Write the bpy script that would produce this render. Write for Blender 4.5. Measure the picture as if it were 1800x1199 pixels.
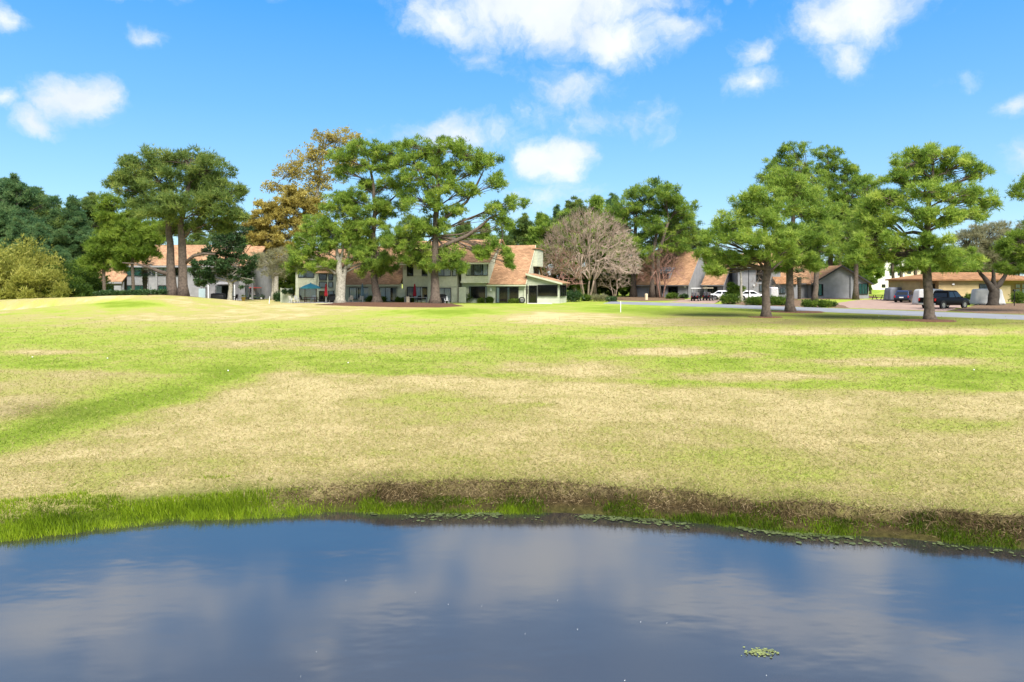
import bpy, bmesh, math, random
import numpy as np
from mathutils import Vector
R = math.radians
for o in list(bpy.data.objects): bpy.data.objects.remove(o)
scene = bpy.context.scene
COL = scene.collection
# ------------------------------------------------------------------ camera
F, CX, HY, CZ = 1200.0, 900.0, 494.0, 2.9       # photo focal length in px, principal column, horizon row, eye height
cam_d = bpy.data.cameras.new('camera'); cam = bpy.data.objects.new('camera', cam_d); COL.objects.link(cam)
cam.location = (0, 0, CZ); cam.rotation_euler = (R(90), 0, 0)
cam_d.sensor_width = 36; cam_d.lens = 24; cam_d.shift_y = -(599.5 - HY) / 1800
cam_d.clip_end = 6000; cam_d.clip_start = 0.1
scene.camera = cam
# ------------------------------------------------------------------ light
SUN_EL, SUN_AZ = 52, 158                          # degrees; azimuth clockwise from +Y
sd = bpy.data.lights.new('sun', 'SUN'); so = bpy.data.objects.new('sun', sd); COL.objects.link(so)
sd.energy = 3.1; sd.angle = R(30); sd.color = (1, 0.95, 0.87)
sv = Vector((math.sin(R(SUN_AZ)) * math.cos(R(SUN_EL)), math.cos(R(SUN_AZ)) * math.cos(R(SUN_EL)), math.sin(R(SUN_EL))))
so.rotation_euler = sv.to_track_quat('Z', 'Y').to_euler(); so.location = (0, 0, 60)
scene.view_settings.view_transform = 'Standard'; scene.view_settings.look = 'None'
scene.view_settings.exposure = 1.58; scene.view_settings.gamma = 1
# ------------------------------------------------------------------ world: Nishita sky with clouds by direction
world = bpy.data.worlds.new('World'); scene.world = world; world.use_nodes = True
def build_world():
    nt = world.node_tree; N = nt.nodes; L = nt.links
    bg = N['Background']
    sky = N.new('ShaderNodeTexSky'); sky.sky_type = 'NISHITA'; sky.sun_disc = False
    sky.sun_elevation = R(SUN_EL); sky.sun_rotation = R(SUN_AZ); sky.air_density = 1.0; sky.dust_density = 0.2; sky.ozone_density = 3.5
    hs = N.new('ShaderNodeHueSaturation'); hs.inputs['Saturation'].default_value = 1.36; hs.inputs['Value'].default_value = 1.0
    L.new(sky.outputs[0], hs.inputs['Color'])
    # clear-air gradient by elevation, blended with the Nishita sky
    gr = N.new('ShaderNodeValToRGB'); gc = [(0, (2.3, 3.25, 4.0)), (.055, (1.65, 2.85, 3.98)), (.15, (.86, 2.15, 3.98)), (.25, (.34, 1.6, 3.75)), (.32, (.30, .95, 2.2)), (.5, (.25, .7, 1.75)), (1, (.2, .6, 1.6))]
    gr.color_ramp.elements[0].color = gc[0][1] + (1,); gr.color_ramp.elements[1].color = gc[-1][1] + (1,)
    for q, c in gc[1:-1]: e = gr.color_ramp.elements.new(q); e.color = c + (1,)
    gm = N.new('ShaderNodeMix'); gm.data_type = 'RGBA'; gm.inputs['Factor'].default_value = .8; L.new(hs.outputs[0], gm.inputs['A']); L.new(gr.outputs[0], gm.inputs['B'])
    tc = N.new('ShaderNodeTexCoord'); sep = N.new('ShaderNodeSeparateXYZ'); L.new(tc.outputs['Generated'], sep.inputs[0])
    def m(op, a, b=None, c=None):
        n = N.new('ShaderNodeMath'); n.operation = op
        for i, v in enumerate((a, b, c)):
            if v is None: continue
            if isinstance(v, (int, float)): n.inputs[i].default_value = v
            else: L.new(v, n.inputs[i])
        return n.outputs[0]
    def vm(op, a, b):
        n = N.new('ShaderNodeVectorMath'); n.operation = op
        for i, v in enumerate((a, b)):
            if isinstance(v, tuple): n.inputs[i].default_value = v
            else: L.new(v, n.inputs[i])
        return n
    def noise(vec, scale, detail=4, rough=.55):
        n = N.new('ShaderNodeTexNoise'); n.inputs['Scale'].default_value = scale; n.inputs['Detail'].default_value = detail
        n.inputs['Roughness'].default_value = rough; L.new(vec, n.inputs['Vector']); return n
    L.new(m('DIVIDE', m('ARCSINE', sep.outputs[2]), 1.5708), gr.inputs[0])
    az = m('ARCTAN2', sep.outputs[0], sep.outputs[1]); el = m('ARCSINE', sep.outputs[2])
    cb = N.new('ShaderNodeCombineXYZ'); L.new(az, cb.inputs[0]); L.new(el, cb.inputs[1])
    P = cb.outputs[0]
    n1 = noise(P, 9, 6, .6); d1 = vm('MULTIPLY', vm('SUBTRACT', n1.outputs['Color'], (.5, .5, .5)).outputs[0], (.10, .075, 0)).outputs[0]
    Q = vm('ADD', P, d1).outputs[0]
    # (px, py, half width px, half height px, strength)
    blobs = [(960, 12, 250, 76, 1.0), (1090, 58, 140, 52, .9), (775, 28, 70, 55, .75), (1505, 22, 140, 72, .92), (1480, 90, 70, 45, .6),
             (132, 165, 88, 50, 1.05), (72, 207, 62, 28, .7), (265, 58, 46, 24, .7), (968, 280, 70, 46, 1.1), (1000, 150, 95, 55, .55),
             (950, 200, 60, 45, .45), (1085, 212, 120, 40, .5), (1320, 155, 62, 38, .62), (1325, 97, 52, 30, .55), (800, 238, 150, 38, .62), (960, 352, 110, 42, .5),
             (0, 28, 45, 32, .8), (5, 180, 45, 22, .55), (1795, 180, 40, 26, .55), (1795, 262, 50, 36, .6), (1690, 130, 40, 20, .35), (850, 95, 80, 45, .35),
             (150, -98, 420, 58, 1.05), (560, -150, 190, 45, .6), (1330, -85, 420, 60, .95), (1650, -150, 260, 70, .8), (700, -68, 300, 42, .8), (250, -170, 200, 50, .6)]
    acc = None
    for px, py, hw, hh, st in blobs:
        a0 = math.atan((px - CX) / F); e0 = math.atan((HY - py) / math.hypot(F, px - CX)); k = math.cos(a0) ** 2
        sx, sy = hw / F * k, hh / F * math.cos(a0)
        d = vm('MULTIPLY', vm('SUBTRACT', Q, (a0, e0, 0)).outputs[0], (1 / sx, 1 / sy, 0))
        ln = N.new('ShaderNodeVectorMath'); ln.operation = 'LENGTH'; L.new(d.outputs[0], ln.inputs[0])
        v = m('MULTIPLY', m('SUBTRACT', 1.25, ln.outputs['Value']), st)
        acc = v if acc is None else m('MAXIMUM', acc, v)
    n2 = noise(Q, 16, 8, .62)
    dens = m('ADD', m('MULTIPLY', acc, 1.0), m('MULTIPLY', m('SUBTRACT', n2.outputs['Fac'], .5), 1.5))
    mr = N.new('ShaderNodeMapRange'); mr.interpolation_type = 'SMOOTHSTEP'; L.new(dens, mr.inputs[0])
    mr.inputs[1].default_value = .12; mr.inputs[2].default_value = .98
    # broken cloud over the rest of the sky
    st3 = vm('MULTIPLY', tc.outputs['Generated'], (1, 1, 1.9)).outputs[0]
    n3 = noise(vm('ADD', st3, vm('MULTIPLY', d1, (1.5, 1.5, 0)).outputs[0]).outputs[0], 2.6, 7, .55)
    mr3 = N.new('ShaderNodeMapRange'); mr3.interpolation_type = 'SMOOTHSTEP'; L.new(n3.outputs['Fac'], mr3.inputs[0])
    mr3.inputs[1].default_value = .43; mr3.inputs[2].default_value = .63
    a1 = N.new('ShaderNodeMapRange'); a1.interpolation_type = 'SMOOTHSTEP'; L.new(el, a1.inputs[0]); a1.inputs[1].default_value = R(27); a1.inputs[2].default_value = R(36)
    a2 = N.new('ShaderNodeMapRange'); a2.interpolation_type = 'SMOOTHSTEP'; L.new(m('ABSOLUTE', az), a2.inputs[0]); a2.inputs[1].default_value = R(37); a2.inputs[2].default_value = R(48)
    a4 = N.new('ShaderNodeMapRange'); a4.interpolation_type = 'SMOOTHSTEP'; L.new(el, a4.inputs[0]); a4.inputs[1].default_value = R(21.5); a4.inputs[2].default_value = R(25); a4.inputs[4].default_value = .24
    rest = m('MAXIMUM', m('MULTIPLY', mr3.outputs[0], m('MAXIMUM', a1.outputs[0], a2.outputs[0])), a4.outputs[0])
    tot = m('MAXIMUM', m('MULTIPLY', mr.outputs[0], .93), m('MULTIPLY', rest, .9))
    # cloud tone: white with soft lilac grey thicker parts
    n4 = noise(Q, 7, 5, .5)
    cr = N.new('ShaderNodeValToRGB'); L.new(n4.outputs['Fac'], cr.inputs[0])
    cr.color_ramp.elements[0].position = .3; cr.color_ramp.elements[0].color = (3.1, 3.4, 4.1, 1)
    cr.color_ramp.elements[1].position = .6; cr.color_ramp.elements[1].color = (4.15, 4.25, 4.4, 1)
    mx = N.new('ShaderNodeMix'); mx.data_type = 'RGBA'; L.new(tot, mx.inputs['Factor']); L.new(gm.outputs['Result'], mx.inputs['A']); L.new(cr.outputs[0], mx.inputs['B'])
    L.new(mx.outputs['Result'], bg.inputs['Color']); bg.inputs['Strength'].default_value = 0.088
build_world()

# ------------------------------------------------------------------ numeric helpers
rng = np.random.default_rng(7); random.seed(7)
def sstep(a, b, x): t = np.clip((np.asarray(x, float) - a) / (b - a), 0, 1); return t * t * (3 - 2 * t)
_tab = np.random.default_rng(3).random((64, 64))
def vnoise(x, y):
    x = np.asarray(x, float); y = np.asarray(y, float); xi = np.floor(x).astype(int); yi = np.floor(y).astype(int); fx = x - xi; fy = y - yi
    fx = fx * fx * (3 - 2 * fx); fy = fy * fy * (3 - 2 * fy); g = lambda i, j: _tab[i % 64, j % 64]
    return (g(xi, yi) * (1 - fx) + g(xi + 1, yi) * fx) * (1 - fy) + (g(xi, yi + 1) * (1 - fx) + g(xi + 1, yi + 1) * fx) * fy
def fbm(x, y, o=4): return sum(vnoise(x * 2 ** i + 17 * i, y * 2 ** i + 9 * i) * .5 ** (i + 1) for i in range(o)) / (1 - .5 ** o)
WZ = -1.6                                         # pond level
SX = [-60, -30, -25, -14, -8.9, -6.4, -3.3, 1.1, 3.3, 5.04, 6.9, 8.55, 14, 28, 32, 60]
SY = [-26, -25, 0, 9.6, 11.84, 12.83, 13.2, 13.14, 12.7, 12.1, 11.76, 11.4, 9.5, 0, -25, -26]
def shore(x): return np.interp(x, SX, SY) + .10 * (vnoise(np.asarray(x) * 1.1, 3.3) - .5) + .05 * (vnoise(np.asarray(x) * 4.1, 8.3) - .5)
def gau(x, y, cx, cy, rx, ry): return np.exp(-((x - cx) / rx) ** 2 - ((y - cy) / ry) ** 2)
def T(x, y):
    x = np.asarray(x, float); y = np.asarray(y, float)
    b = np.interp(y, [-200, -30, 10, 12.5, 14, 17, 25, 40, 50, 60], [0, -1.0, -1.3, -1.25, -1.19, -1.0, -.62, -.16, -.02, 0])
    b = b + .06 * (fbm(x * .13, y * .13, 2) - .5) * sstep(60, 40, y) + .05 * (vnoise(x * 1.3, y * 1.3) - .5) * sstep(22, 14, y)
    b = b + 1.4 * gau(x, y, -35.5, 66, 10, 8) + .95 * gau(x, y, -50, 70, 11, 5.5) + .42 * gau(x, y, -8, 62, 11, 6) + .75 * gau(x, y, 34, 40, 7, 4) + .3 * gau(x, y, -27, 73, 8, 6)
    lip = np.interp(x, [-60, -48, -43, -37, -34], [66.5, 66.0, 66.5, 67.5, 68])       # bunker cut into the left mound
    bm = sstep(-62, -56, x) * sstep(-35, -37.5, x)
    b = b - bm * .75 * sstep(lip - 7, lip - 2.5, y) * sstep(lip + 1.4, lip, y)
    s = np.maximum(y - shore(x), -25 - y)
    A = sstep(-5.5, -2.0, x)
    w = .36 + .16 * vnoise(x * .9, 1.7) + .1 * vnoise(x * 3.1, 4.7)
    st = np.where(s < w, WZ - .03 + .17 * np.clip(s / w, 0, 1) ** 1.2, 0) + np.where(s >= w, (WZ + .14) + (b - WZ - .14) * sstep(w, w + .07 + .16 * vnoise(x * .7, 6.1), s) ** .8, 0)
    sm = WZ - .03 + (b - WZ + .03) * sstep(-.1, 1.35, s)
    land = A * st + (1 - A) * sm
    return np.where(s <= 0, WZ - .03 - .3 * np.clip(-s, 0, 3), land)
def gz(x, y): return float(T(x, y))
def at(px, D): return Vector(((px - CX) / F * D, D, gz((px - CX) / F * D, D)))
def gp(px, py):                                   # where the ray through a photo pixel meets the ground
    D = 8.0
    while D < 900:
        if CZ - (py - HY) * D / F <= gz((px - CX) / F * D, D): break
        D *= 1.003
    return at(px, D)

# ------------------------------------------------------------------ materials
MATS = {}
def nodes(name):
    m = bpy.data.materials.new(name); m.use_nodes = True; nt = m.node_tree
    return m, nt, nt.nodes['Principled BSDF']
def mat(name, c, rough=.7, var=.15, scale=3, bump=0, bscale=40, metal=0, spec=.3):
    if name in MATS: return MATS[name]
    m, nt, p = nodes(name); N = nt.nodes; L = nt.links
    tc = N.new('ShaderNodeTexCoord'); n = N.new('ShaderNodeTexNoise'); n.inputs['Scale'].default_value = scale; n.inputs['Detail'].default_value = 5
    L.new(tc.outputs['Object'], n.inputs['Vector'])
    r = N.new('ShaderNodeValToRGB'); L.new(n.outputs['Fac'], r.inputs[0])
    r.color_ramp.elements[0].position = .3; r.color_ramp.elements[1].position = .7
    r.color_ramp.elements[0].color = tuple(v * (1 - var) for v in c) + (1,); r.color_ramp.elements[1].color = tuple(min(1, v * (1 + var)) for v in c) + (1,)
    L.new(r.outputs[0], p.inputs['Base Color']); p.inputs['Roughness'].default_value = rough; p.inputs['Metallic'].default_value = metal
    p.inputs['Specular IOR Level'].default_value = spec
    if bump:
        n2 = N.new('ShaderNodeTexNoise'); n2.inputs['Scale'].default_value = bscale; n2.inputs['Detail'].default_value = 4; L.new(tc.outputs['Object'], n2.inputs['Vector'])
        b = N.new('ShaderNodeBump'); b.inputs['Strength'].default_value = bump; b.inputs['Distance'].default_value = .05; L.new(n2.outputs['Fac'], b.inputs['Height']); L.new(b.outputs[0], p.inputs['Normal'])
    MATS[name] = m; return m
def siding(name, c, pitch=.2):
    if name in MATS: return MATS[name]
    m, nt, p = nodes(name); N = nt.nodes; L = nt.links
    tc = N.new('ShaderNodeTexCoord'); sep = N.new('ShaderNodeSeparateXYZ'); L.new(tc.outputs['Object'], sep.inputs[0])
    d = N.new('ShaderNodeMath'); d.operation = 'DIVIDE'; L.new(sep.outputs[2], d.inputs[0]); d.inputs[1].default_value = pitch
    f = N.new('ShaderNodeMath'); f.operation = 'FRACT'; L.new(d.outputs[0], f.inputs[0])
    n = N.new('ShaderNodeTexNoise'); n.inputs['Scale'].default_value = 1.3; n.inputs['Detail'].default_value = 6; L.new(tc.outputs['Object'], n.inputs['Vector'])
    r = N.new('ShaderNodeValToRGB'); L.new(n.outputs['Fac'], r.inputs[0]); r.color_ramp.elements[0].position = .3; r.color_ramp.elements[1].position = .72
    r.color_ramp.elements[0].color = tuple(v * .86 for v in c) + (1,); r.color_ramp.elements[1].color = tuple(v * 1.1 for v in c) + (1,)
    L.new(r.outputs[0], p.inputs['Base Color']); p.inputs['Roughness'].default_value = .75; p.inputs['Specular IOR Level'].default_value = .2
    r2 = N.new('ShaderNodeValToRGB'); L.new(f.outputs[0], r2.inputs[0]); r2.color_ramp.elements[0].color = (1, 1, 1, 1); r2.color_ramp.elements[1].color = (.35, .35, .35, 1)
    e = r2.color_ramp.elements.new(.9); e.color = (.55, .55, .55, 1); e2 = r2.color_ramp.elements.new(.93); e2.color = (0, 0, 0, 1)
    b = N.new('ShaderNodeBump'); b.inputs['Strength'].default_value = 1; b.inputs['Distance'].default_value = .06; L.new(r2.outputs[0], b.inputs['Height']); L.new(b.outputs[0], p.inputs['Normal'])
    MATS[name] = m; return m
def shingle(name, c):
    if name in MATS: return MATS[name]
    m, nt, p = nodes(name); N = nt.nodes; L = nt.links
    tc = N.new('ShaderNodeTexCoord')
    sp = N.new('ShaderNodeSeparateXYZ'); L.new(tc.outputs['Object'], sp.inputs[0]); ad = N.new('ShaderNodeMath'); L.new(sp.outputs[0], ad.inputs[0]); L.new(sp.outputs[1], ad.inputs[1]); ad.inputs[1].default_value = 0
    cb = N.new('ShaderNodeCombineXYZ'); L.new(sp.outputs[0], cb.inputs[0]); L.new(sp.outputs[2], cb.inputs[1])
    v = N.new('ShaderNodeTexBrick'); L.new(cb.outputs[0], v.inputs['Vector']); v.inputs['Scale'].default_value = 1; v.inputs['Brick Width'].default_value = .42; v.inputs['Row Height'].default_value = .15; v.inputs['Mortar Size'].default_value = .012; v.inputs['Bias'].default_value = 0
    v.inputs['Color1'].default_value = tuple(x * .78 for x in c) + (1,); v.inputs['Color2'].default_value = tuple(x * 1.25 for x in c) + (1,); v.inputs['Mortar'].default_value = tuple(x * .5 for x in c) + (1,)
    n = N.new('ShaderNodeTexNoise'); n.inputs['Scale'].default_value = .7; n.inputs['Detail'].default_value = 7; L.new(tc.outputs['Object'], n.inputs['Vector'])
    mx = N.new('ShaderNodeMix'); mx.data_type = 'RGBA'; mx.blend_type = 'MULTIPLY'; mx.inputs['Factor'].default_value = .6
    r2 = N.new('ShaderNodeValToRGB'); L.new(n.outputs['Fac'], r2.inputs[0]); r2.color_ramp.elements[0].position = .3; r2.color_ramp.elements[0].color = (.62, .58, .55, 1); r2.color_ramp.elements[1].position = .65
    L.new(v.outputs['Color'], mx.inputs['A']); L.new(r2.outputs[0], mx.inputs['B']); L.new(mx.outputs['Result'], p.inputs['Base Color'])
    p.inputs['Roughness'].default_value = .9; p.inputs['Specular IOR Level'].default_value = .15
    b = N.new('ShaderNodeBump'); b.inputs['Strength'].default_value = .6; b.inputs['Distance'].default_value = .04; b.invert = True; L.new(v.outputs['Fac'], b.inputs['Height']); L.new(b.outputs[0], p.inputs['Normal'])
    MATS[name] = m; return m
def glass():
    if 'glass' in MATS: return MATS['glass']
    m = bpy.data.materials.new('glass'); m.use_nodes = True; nt = m.node_tree; N = nt.nodes; L = nt.links; N.remove(N['Principled BSDF'])
    t = N.new('ShaderNodeBsdfTransparent'); t.inputs[0].default_value = (.9, .93, .93, 1); g = N.new('ShaderNodeBsdfGlossy'); g.inputs['Roughness'].default_value = .04
    f = N.new('ShaderNodeFresnel'); f.inputs[0].default_value = 1.45; x = N.new('ShaderNodeMixShader')
    L.new(f.outputs[0], x.inputs[0]); L.new(t.outputs[0], x.inputs[1]); L.new(g.outputs[0], x.inputs[2]); L.new(x.outputs[0], N['Material Output'].inputs[0])
    MATS['glass'] = m; return m
def foliage(name, stops, trans=.48, rough=.55):
    if name in MATS: return MATS[name]
    m, nt, p = nodes(name); N = nt.nodes; L = nt.links
    a = N.new('ShaderNodeAttribute'); a.attribute_name = 'tint'
    r = N.new('ShaderNodeValToRGB'); L.new(a.outputs['Fac'], r.inputs[0])
    r.color_ramp.elements[0].color = tuple(stops[0]) + (1,); r.color_ramp.elements[1].color = tuple(stops[-1]) + (1,)
    for i in range(1, len(stops) - 1):
        e = r.color_ramp.elements.new(i / (len(stops) - 1)); e.color = tuple(stops[i]) + (1,)
    L.new(r.outputs[0], p.inputs['Base Color']); p.inputs['Roughness'].default_value = rough; p.inputs['Specular IOR Level'].default_value = .25
    t = N.new('ShaderNodeBsdfTranslucent'); hs = N.new('ShaderNodeHueSaturation'); hs.inputs['Value'].default_value = 1.3; L.new(r.outputs[0], hs.inputs['Color']); L.new(hs.outputs[0], t.inputs[0])
    x = N.new('ShaderNodeMixShader'); x.inputs[0].default_value = trans; L.new(p.outputs[0], x.inputs[1]); L.new(t.outputs[0], x.inputs[2])
    L.new(x.outputs[0], N['Material Output'].inputs[0]); MATS[name] = m; return m
PINE = foliage('pine_needles', [(0.0488, 0.1002, 0.0186), (0.1527, 0.2506, 0.0373), (0.3155, 0.4234, 0.0708), (0.5292, 0.5701, 0.1211)])
PINE_Y = foliage('young_pine_needles', [(0.039, 0.078, 0.013), (0.117, 0.195, 0.0234), (0.234, 0.325, 0.0442), (0.351, 0.416, 0.065)])
PINE_D = foliage('dark_needles', [(0.0447, 0.0839, 0.025), (0.1116, 0.1796, 0.0428), (0.2233, 0.2894, 0.0677), (0.3906, 0.4192, 0.1069)])
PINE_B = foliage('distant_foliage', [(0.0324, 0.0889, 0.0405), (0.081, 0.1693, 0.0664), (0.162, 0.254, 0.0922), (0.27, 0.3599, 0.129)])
EVER = foliage('glossy_leaves', [(0.0112, 0.028, 0.0112), (0.0252, 0.063, 0.0196), (0.056, 0.105, 0.0336), (0.112, 0.168, 0.063)], .15, .35)
AUT = foliage('autumn_leaves', [(0.156, 0.13, 0.0308), (0.299, 0.247, 0.055), (0.468, 0.3965, 0.1045), (0.611, 0.533, 0.176)])
BAM = foliage('bamboo_leaves', [(0.0886, 0.1052, 0.0152), (0.2024, 0.2245, 0.038), (0.3795, 0.3788, 0.0759), (0.5313, 0.5051, 0.1392)])
SHR = foliage('shrub_leaves', [(0.0297, 0.0668, 0.0119), (0.0743, 0.1337, 0.0178), (0.1633, 0.2376, 0.0297), (0.297, 0.3713, 0.052)])
GREY = foliage('lichen_twig_leaves', [(0.12, 0.12, 0.066), (0.216, 0.216, 0.11), (0.336, 0.324, 0.187), (0.456, 0.432, 0.275)])
PALMF = foliage('palm_fronds', [(.01, .03, .008), (.025, .055, .015), (.05, .09, .022), (.12, .16, .05)], .15, .4)
BARK = mat('pine_bark', (.115, .088, .068), .95, .4, 5, .8, 18)
BARK_G = mat('grey_bark', (.30, .28, .23), .95, .35, 5, .6, 14)
BARK_D = mat('dark_bark', (.055, .045, .035), .95, .35, 5, .6, 14)
TWIG = mat('bare_twigs', (.33, .25, .19), .9, .25, 2)
TWIG_R = mat('red_twigs', (.24, .13, .095), .9, .25, 2)
SAGE = siding('sage_siding', (.46, .48, .36)); SAGE_T = mat('sage_trim', (.47, .49, .37), .7, .1)
GRAY = siding('gray_siding', (.25, .25, .255)); GRAY_T = mat('gray_trim', (.25, .25, .26), .7, .1)
TAN = siding('tan_siding', (.42, .32, .16)); TAN_T = mat('tan_trim', (.36, .28, .15), .7, .1)
ROOF = shingle('roof_shingles', (.40, .235, .135)); ROOF_T = shingle('terracotta_shingles', (.32, .17, .085))
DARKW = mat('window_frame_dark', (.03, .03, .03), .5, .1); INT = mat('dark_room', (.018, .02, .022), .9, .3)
WHITEC = mat('white_curtain', (.72, .74, .76), .9, .12, 9); TEAL = mat('teal_blind', (.16, .42, .36), .85, .2, 6); GREYC = mat('grey_curtain', (.25, .28, .30), .9, .25, 9)
WHITE = mat('white_paint', (.78, .78, .76), .5, .06); BLACK = mat('black_plastic', (.012, .012, .013), .4, .2); TYRE = mat('rubber', (.018, .018, .018), .85, .2)
CHROME = mat('bright_metal', (.55, .55, .55), .25, .05, metal=.9); CARGLASS = mat('tinted_glass', (.01, .012, .014), .06, .1, spec=.6)

# ------------------------------------------------------------------ mesh helpers
class MB:
    def __init__(s): s.v = []; s.f = []
    def add(s, vs, fs):
        n = len(s.v); s.v += [tuple(p) for p in vs]; s.f += [tuple(i + n for i in f) for f in fs]; return s
    def box(s, c, d, rz=0, taper=1.0):
        cx, cy, cz = c; dx, dy, dz = (q / 2 for q in d); ca, sa = math.cos(rz), math.sin(rz); P = []
        for sz in (-1, 1):
            k = taper if sz > 0 else 1
            for sx, sy in ((-1, -1), (1, -1), (1, 1), (-1, 1)):
                x, y = sx * dx * k, sy * dy * k; P.append((cx + x * ca - y * sa, cy + x * sa + y * ca, cz + sz * dz))
        return s.add(P, [(3, 2, 1, 0), (4, 5, 6, 7), (0, 1, 5, 4), (1, 2, 6, 5), (2, 3, 7, 6), (3, 0, 4, 7)])
    def bx(s, x0, x1, y0, y1, z0, z1): return s.box(((x0 + x1) / 2, (y0 + y1) / 2, (z0 + z1) / 2), (abs(x1 - x0), abs(y1 - y0), abs(z1 - z0)))
    def prism(s, pts, off):                       # planar polygon extruded along a vector
        n = len(pts); o = Vector(off); a = [Vector(p) for p in pts]; b = [p + o for p in a]
        return s.add(a + b, [tuple(range(n))[::-1], tuple(range(n, 2 * n))] + [(i, (i + 1) % n, n + (i + 1) % n, n + i) for i in range(n)])
    def tube(s, path, rad, n=6, cap=True):
        path = [Vector(p) for p in path]; rings = []; base = len(s.v); ref = Vector((.31, .95, .05))
        for i, p in enumerate(path):
            t = path[min(i + 1, len(path) - 1)] - path[max(i - 1, 0)]
            if t.length < 1e-9: t = Vector((0, 0, 1))
            t.normalize(); a = t.cross(ref)
            if a.length < .05: a = t.cross(Vector((1, 0, 0)))
            a.normalize(); b = t.cross(a); r = rad[i] if hasattr(rad, '__len__') else rad
            for k in range(n): s.v.append(tuple(p + (a * math.cos(2 * math.pi * k / n) + b * math.sin(2 * math.pi * k / n)) * r))
        for i in range(len(path) - 1):
            for k in range(n): q = base + i * n; s.f.append((q + k, q + (k + 1) % n, q + n + (k + 1) % n, q + n + k))
        if cap: s.f.append(tuple(base + k for k in range(n))[::-1]); s.f.append(tuple(base + (len(path) - 1) * n + k for k in range(n)))
        return s
    def lathe(s, c, prof, n=12):
        c = Vector(c); return s.tube([c + Vector((0, 0, z)) for r, z in prof], [max(r, .001) for r, z in prof], n)
    def loft(s, rings, cap=True):
        n = len(rings[0]); base = len(s.v)
        for r in rings: s.v += [tuple(p) for p in r]
        for i in range(len(rings) - 1):
            for k in range(n): q = base + i * n; s.f.append((q + k, q + (k + 1) % n, q + n + (k + 1) % n, q + n + k))
        if cap: s.f.append(tuple(base + k for k in range(n))[::-1]); s.f.append(tuple(base + (len(rings) - 1) * n + k for k in range(n)))
        return s
    def build(s, name, m, parent=None, smooth=False, bevel=0):
        me = bpy.data.meshes.new(name); me.from_pydata(s.v, [], s.f)
        bm = bmesh.new(); bm.from_mesh(me); bmesh.ops.recalc_face_normals(bm, faces=bm.faces); bm.to_mesh(me); bm.free()
        if smooth: me.polygons.foreach_set('use_smooth', [True] * len(me.polygons))
        me.materials.append(m); o = bpy.data.objects.new(name, me); COL.objects.link(o)
        if parent: o.parent = parent
        if bevel:
            b = o.modifiers.new('bevel', 'BEVEL'); b.width = bevel; b.segments = 2; b.limit_method = 'ANGLE'
        return o
def tag(o, label=None, cat=None, group=None, kind=None):
    if label: o['label'] = label
    if cat: o['category'] = cat
    if group: o['group'] = group
    if kind: o['kind'] = kind
    return o
def empty(name, loc, rz=0, label=None, cat=None, group=None):
    o = bpy.data.objects.new(name, None); COL.objects.link(o); o.location = loc; o.rotation_euler = (0, 0, rz); o.empty_display_size = .3
    return tag(o, label, cat, group)
def copy_tree(o, parent=None):
    c = o.copy(); COL.objects.link(c); c.parent = parent
    for ch in o.children: copy_tree(ch, c)
    return c
def tri_mesh(name, P, tint, m, parent=None, extra=None):   # P: (n,3,3) triangles with one tint each
    n = len(P); me = bpy.data.meshes.new(name); me.vertices.add(3 * n); me.vertices.foreach_set('co', P.reshape(-1).astype(np.float32))
    me.loops.add(3 * n); me.loops.foreach_set('vertex_index', np.arange(3 * n, dtype=np.int32)); me.polygons.add(n)
    me.polygons.foreach_set('loop_start', np.arange(0, 3 * n, 3, dtype=np.int32)); me.update(calc_edges=True)
    for k, arr in [('tint', tint)] + (extra or []):
        a = me.attributes.new(k, 'FLOAT', 'POINT'); a.data.foreach_set('value', np.repeat(np.clip(arr, 0, 1), 3).astype(np.float32))
    me.materials.append(m); o = bpy.data.objects.new(name, me); COL.objects.link(o)
    if parent: o.parent = parent
    return o

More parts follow.
